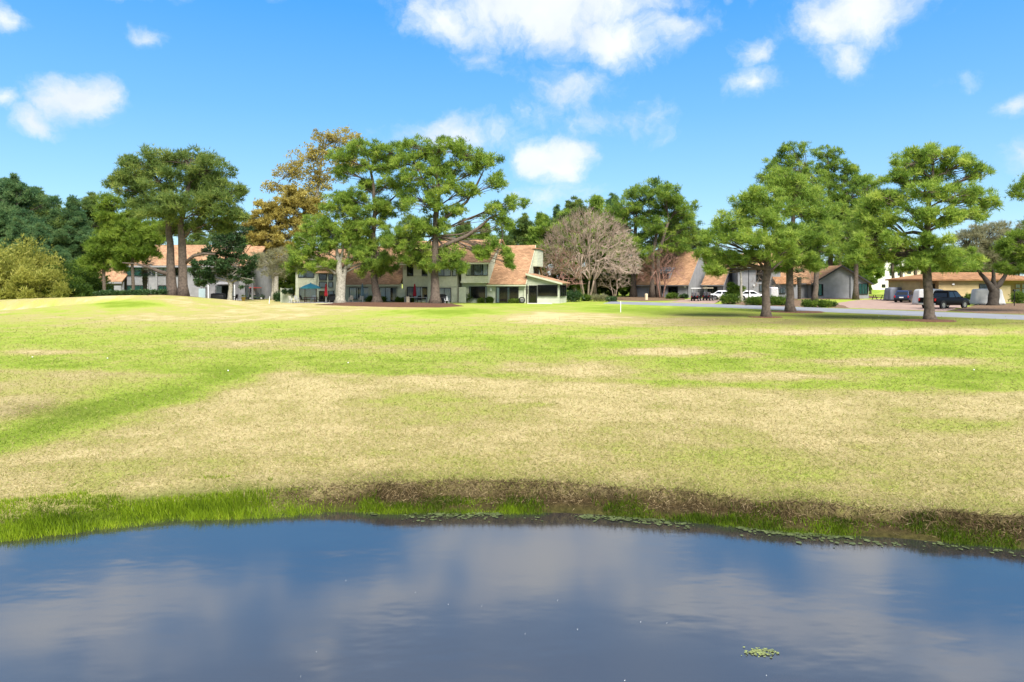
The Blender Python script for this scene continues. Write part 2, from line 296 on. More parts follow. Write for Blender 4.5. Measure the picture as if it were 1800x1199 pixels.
# ------------------------------------------------------------------ ground
def pix(x, y, z): y = np.maximum(y, .5); return CX + F * x / y, HY + F * (CZ - z) / y
def ground_cover(x, y, z):
    px, py = pix(x, y, z)
    n1 = fbm(x * .35, y * .35); n2 = fbm(x * 1.1 + 50, y * 1.1, 3); nn = (n1 - .5) * 1.1 + (n2 - .5) * .5
    dry = .30 + .26 * sstep(760, 480, px) * sstep(560, 540, py) + .2 * sstep(640, 560, py) * sstep(900, 300, px)
    edge = np.interp(px, [-400, 0, 380, 600, 800, 1000, 1300, 1800, 2300], [640, 642, 655, 655, 658, 670, 682, 686, 690])
    rough = sstep(-5, 6, py - edge + nn * 6); dry = dry * (1 - rough) + .84 * rough
    def patch(cx, cy, rx, ry, v, k=1.0):
        nonlocal dry
        w = np.clip(np.exp(-(((px - cx) / rx) ** 2 + ((py - cy) / ry) ** 2) ** 1.5) * 1.1, 0, 1) * k; dry = dry * (1 - w) + v * w
    for a in [(330, 556, 330, 13, .78), (60, 548, 150, 14, .55), (560, 540, 260, 9, .85, .8), (980, 558, 130, 14, .95), (1170, 566, 260, 9, .9), (1600, 582, 400, 8, .95),
              (1165, 618, 95, 8, 1.05), (1310, 624, 45, 5, .9), (1575, 636, 170, 9, .92), (1000, 648, 150, 20, .9), (1330, 662, 190, 9, .85), (660, 612, 160, 10, .65), (420, 604, 150, 10, .7),
              (60, 618, 70, 6, .7), (900, 585, 80, 4, .6), (1090, 592, 120, 5, .6), (700, 568, 200, 8, .55), (1800, 574, 60, 16, .6),
              (110, 690, 190, 26, .8), (60, 722, 130, 24, .9),
              (730, 715, 110, 34, .38, .85), (1690, 748, 120, 14, .5, .8), (600, 575, 700, 6, .5, .5), (1180, 545, 170, 7, .05), (780, 548, 120, 5, .1), (220, 535, 70, 7, .0, .9), (60, 640, 120, 10, .15)]: patch(*a)
    # lush diagonal swale on the left
    ln = np.interp(px, [-200, 0, 60, 150, 300, 420, 560], [810, 775, 752, 722, 688, 655, 632]); wd = np.interp(px, [0, 300, 420], [30, 27, 22])
    sw = np.exp(-((py - ln + nn * 14) / wd) ** 2) * sstep(520, 380, px); dry = dry * (1 - sw) + .02 * sw
    n3 = fbm(x * 1.2 + 31, y * 1.9 + 7, 4) - .5; dry = dry + nn * .5 + n3 * (.62 - .2 * rough) * sstep(300, 560, py + 0 * px)
    dry = dry + .06 * rough - .12 * sstep(760, 820, py) - .13 * rough * sstep(.5, .66, fbm(x * .22 + 3, y * .3 + 11, 3))
    s = y - shore(x)
    brown = sstep(.74, .5, s) * sstep(-.05, .12, s) * 1.0 * sstep(-6.5, -3.5, x) + .45 * np.exp(-((px - 70) / 110) ** 2 - ((py - 722) / 18) ** 2)
    brown = np.maximum(brown, .5 * sstep(1.7, .9, s) * sstep(.3, .45, s) * sstep(-8, -4, x) * (n2 * 1.6))
    tr = sstep(1020, 1300, px) * sstep(540, 548, py) * sstep(582, 566, py) ; brown = np.maximum(brown, .5 * tr * (.6 + n1)); dry = dry * (1 - .4 * tr) + .55 * .4 * tr
    lush = sstep(.55, .05, s) * (.25 + .75 * sstep(-2, -5, x)) * (.5 + n2); lush = np.maximum(lush, sstep(1.25, .6, s + (n2 - .5) * .5) * sstep(-3.6, -6, x))
    mud = sstep(.10, .0, s)
    lipy = np.interp(x, [-60, -48, -43, -37, -34], [66.5, 66.0, 66.5, 67.5, 68])
    sand = sstep(-60, -57, x) * sstep(-35.5, -38.5, x) * sstep(lipy - 5.5, lipy - 4, y) * sstep(lipy + .3, lipy - .9, y)
    return np.clip(dry, 0, 1), np.clip(brown, 0, 1), np.clip(lush, 0, 1), np.clip(sand, 0, 1), mud
def ground_mat():
    m, nt, p = nodes('turf'); N = nt.nodes; L = nt.links
    tc = N.new('ShaderNodeTexCoord')
    def att(n): a = N.new('ShaderNodeAttribute'); a.attribute_name = n; return a.outputs['Fac']
    def noise(s, d=5, r=.6):
        n = N.new('ShaderNodeTexNoise'); n.inputs['Scale'].default_value = s; n.inputs['Detail'].default_value = d; n.inputs['Roughness'].default_value = r; L.new(tc.outputs['Object'], n.inputs['Vector']); return n.outputs['Fac']
    def m_(op, a, b):
        n = N.new('ShaderNodeMath'); n.operation = op; n.use_clamp = op == 'MULTIPLY_ADD'
        for i, v in enumerate((a, b)):
            if isinstance(v, float): n.inputs[i].default_value = v
            else: L.new(v, n.inputs[i])
        return n.outputs[0]
    def ramp(f, *st):
        r = N.new('ShaderNodeValToRGB'); L.new(f, r.inputs[0]); r.color_ramp.elements[0].position = st[0][0]; r.color_ramp.elements[0].color = st[0][1] + (1,)
        r.color_ramp.elements[1].position = st[-1][0]; r.color_ramp.elements[1].color = st[-1][1] + (1,)
        for q in st[1:-1]: e = r.color_ramp.elements.new(q[0]); e.color = q[1] + (1,)
        return r.outputs[0]
    def mix(f, a, b, t='MIX'):
        x = N.new('ShaderNodeMix'); x.data_type = 'RGBA'; x.blend_type = t
        if isinstance(f, float): x.inputs['Factor'].default_value = f
        else: L.new(f, x.inputs['Factor'])
        L.new(a, x.inputs['A']); L.new(b, x.inputs['B']); return x.outputs['Result']
    fine = noise(9, 6, .7); vf = noise(38, 4, .7)
    f = m_('ADD', att('dry'), m_('MULTIPLY', m_('SUBTRACT', fine, .5), .75)); f = m_('ADD', f, m_('MULTIPLY', m_('SUBTRACT', vf, .5), .45))
    base = ramp(f, (.0, (.17, .25, .022)), (.32, (.27, .345, .05)), (.55, (.33, .34, .09)), (.78, (.36, .31, .135)), (1.0, (.50, .42, .22)))
    spk = ramp(noise(34, 4, .85), (.3, (.5, .48, .40)), (.52, (1.15, 1.13, 1.08))); base = mix(.75, base, spk, 'MULTIPLY')
    base = mix(att('brown'), base, ramp(fine, (.3, (.022, .015, .007)), (.7, (.085, .058, .026))))
    base = mix(att('lush'), base, ramp(fine, (.3, (.04, .06, .006)), (.7, (.12, .17, .012))))
    base = mix(att('sand'), base, ramp(fine, (.3, (.55, .50, .42)), (.7, (.68, .63, .54))))
    base = mix(att('mud'), base, ramp(fine, (.3, (.018, .014, .008)), (.7, (.04, .03, .016))))
    L.new(base, p.inputs['Base Color']); p.inputs['Roughness'].default_value = .95; p.inputs['Specular IOR Level'].default_value = .1
    b = N.new('ShaderNodeBump'); b.inputs['Strength'].default_value = .8; b.inputs['Distance'].default_value = .09; L.new(noise(22, 5, .75), b.inputs['Height']); L.new(b.outputs[0], p.inputs['Normal'])
    return m
TURF = ground_mat()
def grid_obj(name, X, Y, Z, m, attrs=(), wrap=False):
    r, c = X.shape; me = bpy.data.meshes.new(name); me.vertices.add(r * c)
    me.vertices.foreach_set('co', np.stack([X, Y, Z], -1).reshape(-1).astype(np.float32))
    i = np.arange(r * c).reshape(r, c); j = np.concatenate([i, i[:, :1]], 1) if wrap else i
    q = np.stack([j[:-1, :-1], j[:-1, 1:], j[1:, 1:], j[1:, :-1]], -1).reshape(-1, 4); n = len(q)
    me.loops.add(4 * n); me.loops.foreach_set('vertex_index', q.reshape(-1).astype(np.int32)); me.polygons.add(n)
    me.polygons.foreach_set('loop_start', np.arange(0, 4 * n, 4, dtype=np.int32)); me.polygons.foreach_set('use_smooth', np.ones(n, bool)); me.update(calc_edges=True)
    for k, a in attrs: at_ = me.attributes.new(k, 'FLOAT', 'POINT'); at_.data.foreach_set('value', a.reshape(-1).astype(np.float32))
    me.materials.append(m); o = bpy.data.objects.new(name, me); COL.objects.link(o); return o
def build_ground():
    rad = [6.0]
    while rad[-1] < 3500:
        r = rad[-1]; rad.append(r * (1.03 if r < 10.5 else 1.0045 if r < 19.5 else 1.011 if r < 57 else 1.005 if r < 80 else 1.011 if r < 130 else 1.15))
    ang = np.concatenate([np.radians(np.linspace(-45, 45, 360)), np.radians(np.linspace(49, 311, 88))])
    A, Rr = np.meshgrid(ang, np.array(rad)); X = Rr * np.sin(A); Y = Rr * np.cos(A); Z = T(X, Y)
    g = grid_obj('ground', X, Y, Z, TURF, list(zip(('dry', 'brown', 'lush', 'sand', 'mud'), ground_cover(X, Y, Z))), True)
    for p_ in g.data.polygons: pass
    bm = bmesh.new(); bm.from_mesh(g.data); bmesh.ops.recalc_face_normals(bm, faces=bm.faces[:1]); bm.free()
    g.data.flip_normals()
    tag(g, kind='structure')
build_ground()
def drape_fan(name, pts, m, off=.04, rings=12, dome=0, label=None):     # star shaped sheet laid over the ground
    pts = [Vector(p).to_2d() for p in pts]; n = len(pts); c = sum(pts, Vector((0, 0))) / n; dense = []
    for i in range(n):
        a, b = pts[i], pts[(i + 1) % n]; k = max(1, int((b - a).length / 1.5))
        dense += [a + (b - a) * j / k for j in range(k)]
    V = [(c.x, c.y, gz(c.x, c.y) + off + dome)]; Fc = []; n = len(dense)
    for r in range(1, rings + 1):
        t = r / rings
        for i, p in enumerate(dense):
            q = c + (p - c) * t * (1 + (.05 * (vnoise(p.x * 1.7, p.y * 1.7) - .5) if r == rings else 0)); V.append((q.x, q.y, gz(q.x, q.y) + (off if r < rings else -.05) + dome * (1 - t * t)))
        for i in range(n):
            j = (i + 1) % n; b = 1 + (r - 1) * n
            Fc.append((0, b + i, b + j) if r == 1 else (b - n + i, b + i, b + j, b - n + j))
    mb = MB(); mb.v = V; mb.f = Fc; return tag(mb.build(name, m), label=label, kind='structure')
def drape_strip(name, L_, R_, m, off=.035, n=24):
    V = []; Fc = []
    def res(P):
        out = []
        for a, b in zip(P[:-1], P[1:]):
            for k in range(8): out.append(Vector(a).lerp(Vector(b), k / 8))
        return out + [Vector(P[-1])]
    A, B = res(L_), res(R_)
    for a, b in zip(A, B):
        for k in range(n + 1): q = a.lerp(b, k / n); V.append((q.x, q.y, gz(q.x, q.y) + (off if 0 < k < n else -.06)))
    for i in range(len(A) - 1):
        for k in range(n): q = i * (n + 1) + k; Fc.append((q, q + 1, q + n + 2, q + n + 1))
    mb = MB(); mb.v = V; mb.f = Fc; return tag(mb.build(name, m), kind='structure')
ASPH = mat('road_asphalt', (.20, .21, .235), .9, .12, .8, .3, 60)
PAVER = mat('brick_pavers', (.30, .21, .17), .9, .2, 1.2, .4, 14); MULCH = mat('pine_straw_mulch', (.105, .05, .027), .95, .6, 11, 1.0, 16); STRAW = mat('pine_straw', (.15, .095, .055), .95, .5, 6, 1.0, 12)
CONC = mat('patio_concrete', (.45, .42, .38), .9, .12, 2, .2, 30)
far_e = [(1075, 530.3), (1120, 531), (1250, 534.5), (1420, 540.5), (1600, 547), (1800, 554), (2100, 566), (2600, 590)]
near_e = [(1060, 533.6), (1120, 536), (1250, 540), (1420, 547.5), (1600, 555), (1800, 562), (2100, 577), (2600, 606)]
fl = lambda p: Vector(((p[0] - CX) / F * 3480 / (p[1] - HY), 3480 / (p[1] - HY), 0))
drape_strip('road', [fl(p) for p in far_e], [fl(p) for p in near_e], ASPH)
for nm, P, m_, of in [('driveway', [(1165, 531.6), (1215, 524.5), (1300, 523), (1345, 526), (1330, 529.5), (1262, 530), (1255, 534.2)], PAVER, .03),
                     ('driveway', [(1475, 541.5), (1440, 536), (1500, 527.5), (1560, 525), (1680, 526), (1712, 533), (1700, 540), (1668, 548.5)], PAVER, .03),
                     ('mulch_bed', [(545, 537), (600, 539), (700, 540.5), (775, 541), (822, 538.5), (800, 534), (745, 533), (690, 533), (640, 533), (590, 532)], MULCH, .03),
                     ('pine_straw_bed', [(1062, 528), (1130, 530), (1210, 528), (1205, 524), (1140, 521), (1075, 522)], STRAW, .03),
                     ('pine_straw_bed', [(1262, 534), (1330, 537.5), (1420, 540), (1500, 542.6), (1492, 538), (1440, 530), (1400, 527), (1330, 530), (1290, 531)], STRAW, .05),
                     ('pine_straw_bed', [(1380, 527), (1500, 526.5), (1560, 523), (1520, 519), (1400, 519)], STRAW, .03),
                     ('pine_straw_bed', [(1665, 546), (1720, 551), (1800, 552.5), (1900, 555), (1890, 540), (1800, 533), (1730, 533)], STRAW, .05),
                     ('patio', [(500, 532.4), (575, 533.3), (640, 532.5), (640, 530.5), (510, 530.4)], CONC, .03), ('patio', [(925, 534), (972, 534.6), (972, 532.6), (926, 532.4)], CONC, .03),
                     ('patio', [(365, 528.3), (430, 528.5), (437, 526.4), (370, 526.3)], CONC, .03)]:
    drape_fan(nm, [fl(p) for p in P], m_, of, dome=.22 if nm == 'mulch_bed' else .06 if 'straw' in nm else 0)
for px, py, r in [(1347, 558, 1.5), (1400, 548.6, 3.0), (1634, 564, 2.2), (312, 521, 4)]:
    c = gp(px, py) if px > 400 else at(312, 71)
    drape_fan('mulch_ring', [(c.x + r * math.cos(a) * (1 + .15 * math.sin(3 * a)), c.y + .8 * r * math.sin(a), 0) for a in np.linspace(0, 2 * math.pi, 15)[:-1]], MULCH, .03, 5, .07)

# ------------------------------------------------------------------ pond
def build_water():
    m, nt, p = nodes('pond_water'); N = nt.nodes; L = nt.links
    p.inputs['Base Color'].default_value = (.020, .020, .021, 1); p.inputs['Specular Tint'].default_value = (1, .96, .91, 1); p.inputs['Roughness'].default_value = .10; p.inputs['IOR'].default_value = 2.6
    p.inputs['Specular IOR Level'].default_value = .75
    tc = N.new('ShaderNodeTexCoord'); mp = N.new('ShaderNodeMapping'); mp.inputs['Scale'].default_value = (.45, .9, 1); mp.inputs['Rotation'].default_value = (0, 0, R(-8)); L.new(tc.outputs['Object'], mp.inputs[0])
    a = N.new('ShaderNodeTexNoise'); a.inputs['Scale'].default_value = 1.6; a.inputs['Detail'].default_value = 3; a.inputs['Roughness'].default_value = .45; L.new(mp.outputs[0], a.inputs['Vector'])
    k = N.new('ShaderNodeTexNoise'); k.inputs['Scale'].default_value = .45; L.new(tc.outputs['Object'], k.inputs['Vector'])
    r = N.new('ShaderNodeMapRange'); L.new(k.outputs['Fac'], r.inputs[0]); r.inputs[1].default_value = .42; r.inputs[2].default_value = .65; r.inputs[3].default_value = .15; r.inputs[4].default_value = 1
    b = N.new('ShaderNodeBump'); b.inputs['Distance'].default_value = .012; L.new(a.outputs['Fac'], b.inputs['Height']); L.new(r.outputs[0], b.inputs['Strength']); L.new(b.outputs[0], p.inputs['Normal'])
    mb = MB(); mb.add([(-70, -40, WZ), (70, -40, WZ), (70, 16, WZ), (-70, 16, WZ)], [(0, 1, 2, 3)]); tag(mb.build('pond_water', m), kind='structure')
build_water()

# ------------------------------------------------------------------ grass
def blades(P, axis, L_, w, bend=0.0):
    n = len(P); sd = np.cross(axis, rng.normal(size=(n, 3))); sd /= np.linalg.norm(sd, axis=1, keepdims=True) + 1e-9
    sd *= w[:, None] / 2; return np.stack([P - sd, P + sd, P + axis * L_[:, None]], 1)
def unit(v): return v / (np.linalg.norm(v, axis=-1, keepdims=True) + 1e-9)
GRASS = foliage('grass_blades', [(.14, .195, .022), (.25, .30, .05), (.27, .26, .075), (.36, .30, .13), (.47, .385, .205)], .25, .7)
LUSH = foliage('lush_grass_blades', [(0.0418, 0.0743, 0.004), (0.1045, 0.1683, 0.0059), (0.209, 0.3069, 0.0099), (0.3344, 0.396, 0.0297)], .35, .5)
THATCH = foliage('dead_grass_blades', [(.028, .018, .008), (.11, .076, .033), (.30, .225, .115), (.50, .40, .23)], .2, .8)
def near_turf():
    n = 330000; d = 1 / (1 / 12.0 - rng.random(n) * (1 / 12.0 - 1 / 58.0)); a = np.radians(rng.uniform(-41, 41, n)); x = d * np.tan(a); y = d
    s = y - shore(x); k = (s > .6) & (rng.random(n) < sstep(58, 28, y)); x, y, s = x[k], y[k], s[k]; z = T(x, y); dry, brown, lush, _, _ = ground_cover(x, y, z); n = len(x)
    ax = unit(np.stack([rng.normal(size=n), rng.normal(size=n), rng.uniform(.15, .9, n)], -1)); L_ = rng.uniform(.035, .105, n) * (1 + y / 40); w = rng.uniform(.007, .017, n) * (y / 14) ** .7
    t = np.clip(.15 + .66 * dry + rng.normal(0, .24, n) - .35 * brown, 0, 1)
    tag(tri_mesh('rough_grass', blades(np.stack([x, y, z - .005], -1), ax, L_, w), t, GRASS), 'short dry straw coloured rough grass between pond and fairway', 'grass', kind='stuff')
    # long dead grass hanging over the undercut bank
    n = 34000; x = rng.uniform(-5.5, 14, n); w_ = .36 + .16 * vnoise(x * .9, 1.7) + .1 * vnoise(x * 3.1, 4.7); s = w_ + rng.normal(.10, .12, n); y = shore(x) + s; z = T(x, y)
    den = fbm(x * 1.3, y * 1.3, 3); k = rng.random(n) < (.35 + .65 * sstep(.3, .55, den)) * sstep(-5.5, -3.5, x); x, y, z = x[k], y[k], z[k]; n = len(x)
    ax = unit(np.stack([rng.normal(0, .7, n), rng.normal(-.75, .5, n), rng.normal(-.05, .55, n)], -1)); t = np.clip(rng.beta(2, 2.2, n) * (.55 + .7 * fbm(x * 2, y * 2, 2)), 0, 1)
    tag(tri_mesh('overhanging_dead_grass', blades(np.stack([x, y, z], -1), ax, rng.uniform(.06, .19, n), rng.uniform(.006, .014, n)), t, THATCH), 'brown dead grass hanging over the undercut pond bank', 'grass', kind='stuff')
    # vivid green grass at the waterline, tall on the left
    n = 95000; x = rng.uniform(-13, 13, n); lf = sstep(-3, -6, x); s = rng.uniform(-.12, .55 + .75 * lf, n); y = shore(x) + s; z = T(x, y)
    den = fbm(x * .9 + 5, y * 1.6, 3); k = rng.random(n) < np.maximum(lf * (.75 + .25 * sstep(.3, .6, den)), sstep(.40, .60, den) * .7); k &= ~((lf > .2) & (s > .75) & (den < .5)); k &= (s > -.02) | (lf > .3)
    x, y, z, s, lf = x[k], y[k], z[k], s[k], lf[k]; n = len(x); z = np.maximum(z, WZ - .05)
    h = (rng.uniform(.05, .12, n) + lf * rng.uniform(0, .13, n) * sstep(1.1, .1, s)) * (.35 + 1.3 * fbm(x * 2.2, y * 2.2, 2)); ax = unit(np.stack([rng.normal(0, .32, n), rng.normal(-.1, .32, n), np.ones(n)], -1))
    t = np.clip(.12 + .30 * lf + .95 * (fbm(x * 1.5, y * 2.5, 3) - .35) + rng.normal(0, .16, n) , 0, 1)
    tag(tri_mesh('waterside_grass', blades(np.stack([x, y, z - .01], -1), ax, h, rng.uniform(.010, .020, n)), t, LUSH), 'vivid green waterside grass growing along the pond edge', 'grass', kind='stuff')
    # floating leaves along the right hand shore
    n = 2600; x = rng.uniform(-3.4, 16, n); s = -np.abs(rng.normal(0, .16, n)) + .05; k = rng.random(n) < sstep(.38, .6, fbm(x * 1.1 + 9, s * 2, 3)); x, s = x[k], s[k]; y = shore(x) + s; mb = MB()
    for X, Y in zip(x, y):
        r = random.choice((.012, .018, .025, .035, .05)) * random.uniform(.8, 1.3); a0 = random.random() * 6; z = WZ + .006 + random.random() * .012
        mb.add([(X + r * math.cos(a0 + i) * random.uniform(.6, 1.2), Y + r * math.sin(a0 + i) * random.uniform(.6, 1.2), z + random.uniform(-.004, .004)) for i in (0, 1.2, 2.4, 3.6, 4.8)], [(0, 1, 2, 3, 4)])
    tag(mb.build('floating_leaves', mat('floating_leaf', (.075, .095, .035), .5, .6, 9)), 'pale green floating leaves along the pond margin', 'leaves', kind='stuff')
    c = Vector(((1337 - CX) / F * 8.27, 8.27, WZ)); mb = MB()
    for i in range(150):
        X = c.x + random.gauss(0, .11); Y = c.y + random.gauss(0, .045); r = random.uniform(.008, .022); a0 = random.random() * 6
        mb.add([(X + r * math.cos(a0 + q), Y + r * math.sin(a0 + q) * .8, WZ + .005 + random.random() * .008) for q in (0, 1.5, 3, 4.5)], [(0, 1, 2, 3)])
    tag(mb.build('water_weed_clump', mat('water_weed', (.17, .20, .07), .6, .5, 30)), 'small yellow green clump of weed floating on open water', 'weed', kind='stuff')
    mb = MB()
    for px, py in [(1015, 1107), (847, 1066), (980, 1056), (608, 1021), (788, 1063), (730, 1042), (1098, 1197), (1126, 1094), (1172, 1096), (1347, 1188), (556, 1146), (923, 1115), (528, 1190)]:
        D = 5400 / (py - HY); X = (px - CX) / F * D; r = random.uniform(.003, .007); mb.add([(X - r, D, WZ + .005), (X, D - r, WZ + .005), (X + r * 1.4, D, WZ + .012), (X, D + r, WZ + .005)], [(0, 1, 2, 3)])
    tag(mb.build('floating_petals', WHITE), 'tiny white petals scattered on the dark pond', 'petals', kind='stuff')
near_turf()

# ------------------------------------------------------------------ trees
def puffs(C, Rp, n_t, L_, w, k, flat=.5, up=.55, tb=.5, ts=.16):
    """leaf triangles for pads with centres C and radii Rp: n_t tufts each, k blades per tuft"""
    m = len(C); d = unit(rng.normal(size=(m, n_t, 3)) + np.array([0, 0, .35])); rr = Rp[:, None, None] * rng.random((m, n_t, 1)) ** .4 * rng.uniform(.5, 1.6, (m, n_t, 1))
    P = C[:, None, :] + d * rr * np.array([1, 1, flat]); padt = rng.normal(0, .13, (m, 1)) ; tt = tb + padt + rng.normal(0, ts * .6, (m, n_t))
    P = np.repeat(P.reshape(-1, 3), k, 0); D = np.repeat(d.reshape(-1, 3), k, 0); n = len(P)
    ax = unit(D * .7 + rng.normal(size=(n, 3)) * .75 + np.array([0, 0, up])); t = np.repeat(tt.reshape(-1), k) + rng.normal(0, ts * .6, n)
    return blades(P, ax, rng.uniform(.65, 1.25, n) * L_, rng.uniform(.7, 1.3, n) * w), t
def bez(a, b, lift, n=5, wob=.0):
    a, b = Vector(a), Vector(b); c = (a + b) / 2 + Vector((0, 0, lift)); out = []
    for i in range(n + 1):
        t = i / n; q = a * (1 - t) ** 2 + c * 2 * t * (1 - t) + b * t * t
        if 0 < i < n: q += Vector((random.gauss(0, wob), random.gauss(0, wob), random.gauss(0, wob)))
        out.append(q)
    return out
def on_path(path, z):                             # point and radius on a trunk at height z
    for (p, r), (q, r2) in zip(path[:-1], path[1:]):
        if p.z <= z <= q.z: t = (z - p.z) / max(q.z - p.z, 1e-6); return p.lerp(q, t), r + (r2 - r) * t
    return path[-1] if z > path[-1][0].z else path[0]
def tree(name, label, cat, base, s, bpx, bpy_, trunks, lobes, leaf, bark=None, group=None, limbs=(), rp=.85, nt=70, k=5, L_=.38, w=.075, dens=2.4, flat=.68, up=.55, tb=.5, hollow=.45, thin=1.0):
    """trunks and lobes are given in photo pixels on the tree's own plane; s = metres per pixel there"""
    bark = bark or BARK; root = empty(name, base, 0, label, cat, group); loc = lambda px, py, dy=0: Vector(((px - bpx) * s, dy, (bpy_ - py) * s))
    mb = MB(); paths = []
    for tr in trunks:
        P = [loc(*q[:2], q[3] if len(q) > 3 else 0) for q in tr]; rad = [q[2] / 2 * s for q in tr]
        P2, R2 = [], []
        for i in range(len(P) - 1):
            for j in range(4): P2.append(P[i].lerp(P[i + 1], j / 4) + Vector((random.gauss(0, .03), random.gauss(0, .03), 0)) * (1 if i + j else 0)); R2.append(rad[i] + (rad[i + 1] - rad[i]) * j / 4)
        P2.append(P[-1]); R2.append(rad[-1]); P2[0] = P2[0] - Vector((0, 0, .3)); R2[0] *= 1.7; R2[1] *= 1.03
        mb.tube(P2, R2, 9); paths.append(list(zip(P2, R2)))
    for lm in limbs:
        P = [loc(*q[:2], q[3] if len(q) > 3 else 0) for q in lm]; mb.tube(P, [q[2] / 2 * s for q in lm], 7)
    C, RP = [], []
    for lb in lobes:
        px, py, rx, ry = lb[:4]; dy = lb[4] if len(lb) > 4 else 0; ax, az = rx * s, ry * s; ay = max(ax * .85, az * .7); c = loc(px, py, dy)
        r0 = min(rp * .68, max(.3, .5 * min(ax, az))); n = max(4, int(1.45 * dens * ax * az / (r0 * r0)))
        path = min(paths, key=lambda p: abs(p[len(p) // 2][0].x - c.x)); za = c.z - .55 * az - .35 * abs(c.x - path[-1][0].x); q, qr = on_path(path, min(max(za, path[0][0].z + .45 * (path[-1][0].z - path[0][0].z)), path[-1][0].z))
        lm = bez(q, c, random.uniform(-.1, .25) * (c - q).length * .5, 6, .06 * (c - q).length / 6); r1 = min(qr * .6, .05 + .014 * (c - q).length, .11) * thin
        mb.tube(lm, [r1 * (1 - .65 * i / 6) for i in range(7)], 6)
        for _ in range(n):
            d = Vector(unit(rng.normal(size=3))); rr = random.uniform(hollow, 1.0); p = c + Vector((d.x * ax, d.y * ay, d.z * az)) * rr
            C.append(p); RP.append(r0 * random.uniform(.65, 1.15))
            j = lm[random.randint(2, 6)]; mb.tube(bez(j, p, random.uniform(-.15, .2) * (p - j).length, 3, .04), [.045 * thin, .035 * thin, .025 * thin, .012], 4, False)
    mb.build('trunk', bark, root, True)
    if C:
        P, t = puffs(np.array([tuple(c) for c in C]), np.array(RP) * 1.12, max(12, int(nt * .60)), L_ * 1.15, w * .85, k, flat, up, tb); tri_mesh('crown', P, t, leaf, root)
    return root
def ptree(name, label, cat, bpx, D, trunks, lobes, leaf, bpy_=None, **kw):
    b = at(bpx, D); s = D / F; by = HY + (CZ - b.z) / s
    return tree(name, label, cat, b, s, bpx, by, [[(t[0][0], by, t[0][2])] + list(t[1:]) for t in trunks], lobes, leaf, **kw)

# big twin pine on the left mound
ptree('pine_tree', 'huge twin-trunked pine with broad domed crown on the grassy mound', 'tree', 312, 72,
      [[(302, 0, 16), (300, 440, 12), (296, 380, 9), (285, 330, 7), (262, 295, 3)], [(322, 0, 16), (320, 430, 13), (318, 390, 10), (330, 340, 8), (335, 290, 4)], [(300, 0, 12), (297, 480, 10), (299, 420, 8)]],
      [(232, 300, 40, 22), (270, 286, 42, 22), (318, 280, 52, 20, 1), (365, 300, 48, 26), (402, 335, 30, 32), (345, 322, 50, 30, 2), (290, 320, 42, 24, -1), (232, 335, 32, 20), (375, 360, 48, 26, -1), (330, 365, 45, 26, -2), (285, 370, 42, 24, -2),
       (410, 378, 24, 14), (250, 365, 35, 16), (300, 395, 40, 18, 1.5), (365, 395, 45, 18, 1), (210, 318, 22, 14)], PINE_D,
      limbs=[[(298, 482, 8), (282, 478, 7), (262, 470, 5), (240, 464, 3), (215, 462, 2)], [(326, 462, 7), (340, 450, 6), (358, 446, 5), (378, 447, 3)], [(322, 420, 6), (336, 400, 5), (352, 378, 4), (370, 350, 3)]], rp=.9, nt=80, dens=1.9)
ptree('pine_tree', 'young light green pine in front of the low gray wing', 'tree', 182, 86, [[(184, 0, 6), (182, 470, 5), (186, 430, 3)]],
      [(180, 440, 30, 24), (200, 415, 28, 26), (165, 465, 22, 16), (200, 465, 26, 14), (188, 385, 18, 18), (195, 360, 20, 16)], PINE_Y, rp=.8, nt=80, tb=.55)
ptree('pine_tree', 'light green pine with slender trunk beside the palm', 'tree', 234, 86, [[(235, 0, 6), (233, 470, 5), (232, 420, 3)]],
      [(232, 412, 34, 20), (262, 418, 32, 20), (225, 445, 30, 18), (255, 442, 30, 14), (228, 385, 24, 20), (275, 400, 22, 18), (205, 440, 16, 14)], PINE_Y, rp=.8, nt=80, tb=.5)
ptree('magnolia_tree', 'dark glossy evergreen tree shading the gray house patio', 'tree', 405, 96, [[(404, 0, 8), (405, 500, 7), (400, 480, 5), (396, 450, 3)]],
      [(352, 488, 24, 18), (380, 470, 32, 22), (415, 465, 34, 26), (400, 430, 36, 26), (345, 468, 18, 14), (430, 490, 16, 18), (440, 460, 16, 18), (420, 410, 26, 16), (365, 445, 20, 14)], EVER, bark=BARK_G, rp=.75, nt=75, L_=.26, w=.13, k=4, up=.2, flat=.6, dens=1.3,
      limbs=[[(406, 497, 4), (425, 488, 3), (445, 492, 2)], [(404, 492, 4), (415, 482, 3), (430, 480, 2)]])
# centre trees
ptree('cedar_tree', 'grey fluted-trunk cedar with low spreading green crown by the blue umbrella', 'tree', 597, 88.5,
      [[(598, 0, 17), (599, 500, 13), (597, 478, 12), (592, 440, 5), (585, 400, 3)], [(601, 0, 10), (604, 490, 8), (612, 450, 4), (622, 410, 2)], [(594, 0, 9), (594, 495, 7), (602, 440, 4), (606, 390, 2)]],
      [(530, 452, 30, 20), (555, 430, 38, 26), (520, 472, 18, 12), (560, 466, 34, 12), (590, 410, 40, 28), (560, 395, 30, 22), (625, 385, 34, 22), (600, 360, 36, 22), (640, 420, 28, 20), (625, 452, 30, 14), (660, 460, 20, 12)], PINE, bark=BARK_G, rp=.8, nt=80, dens=1.7,
      limbs=[[(590, 482, 5), (575, 468, 4), (555, 462, 3), (530, 470, 2)], [(600, 476, 4), (618, 468, 3), (640, 462, 2)]])
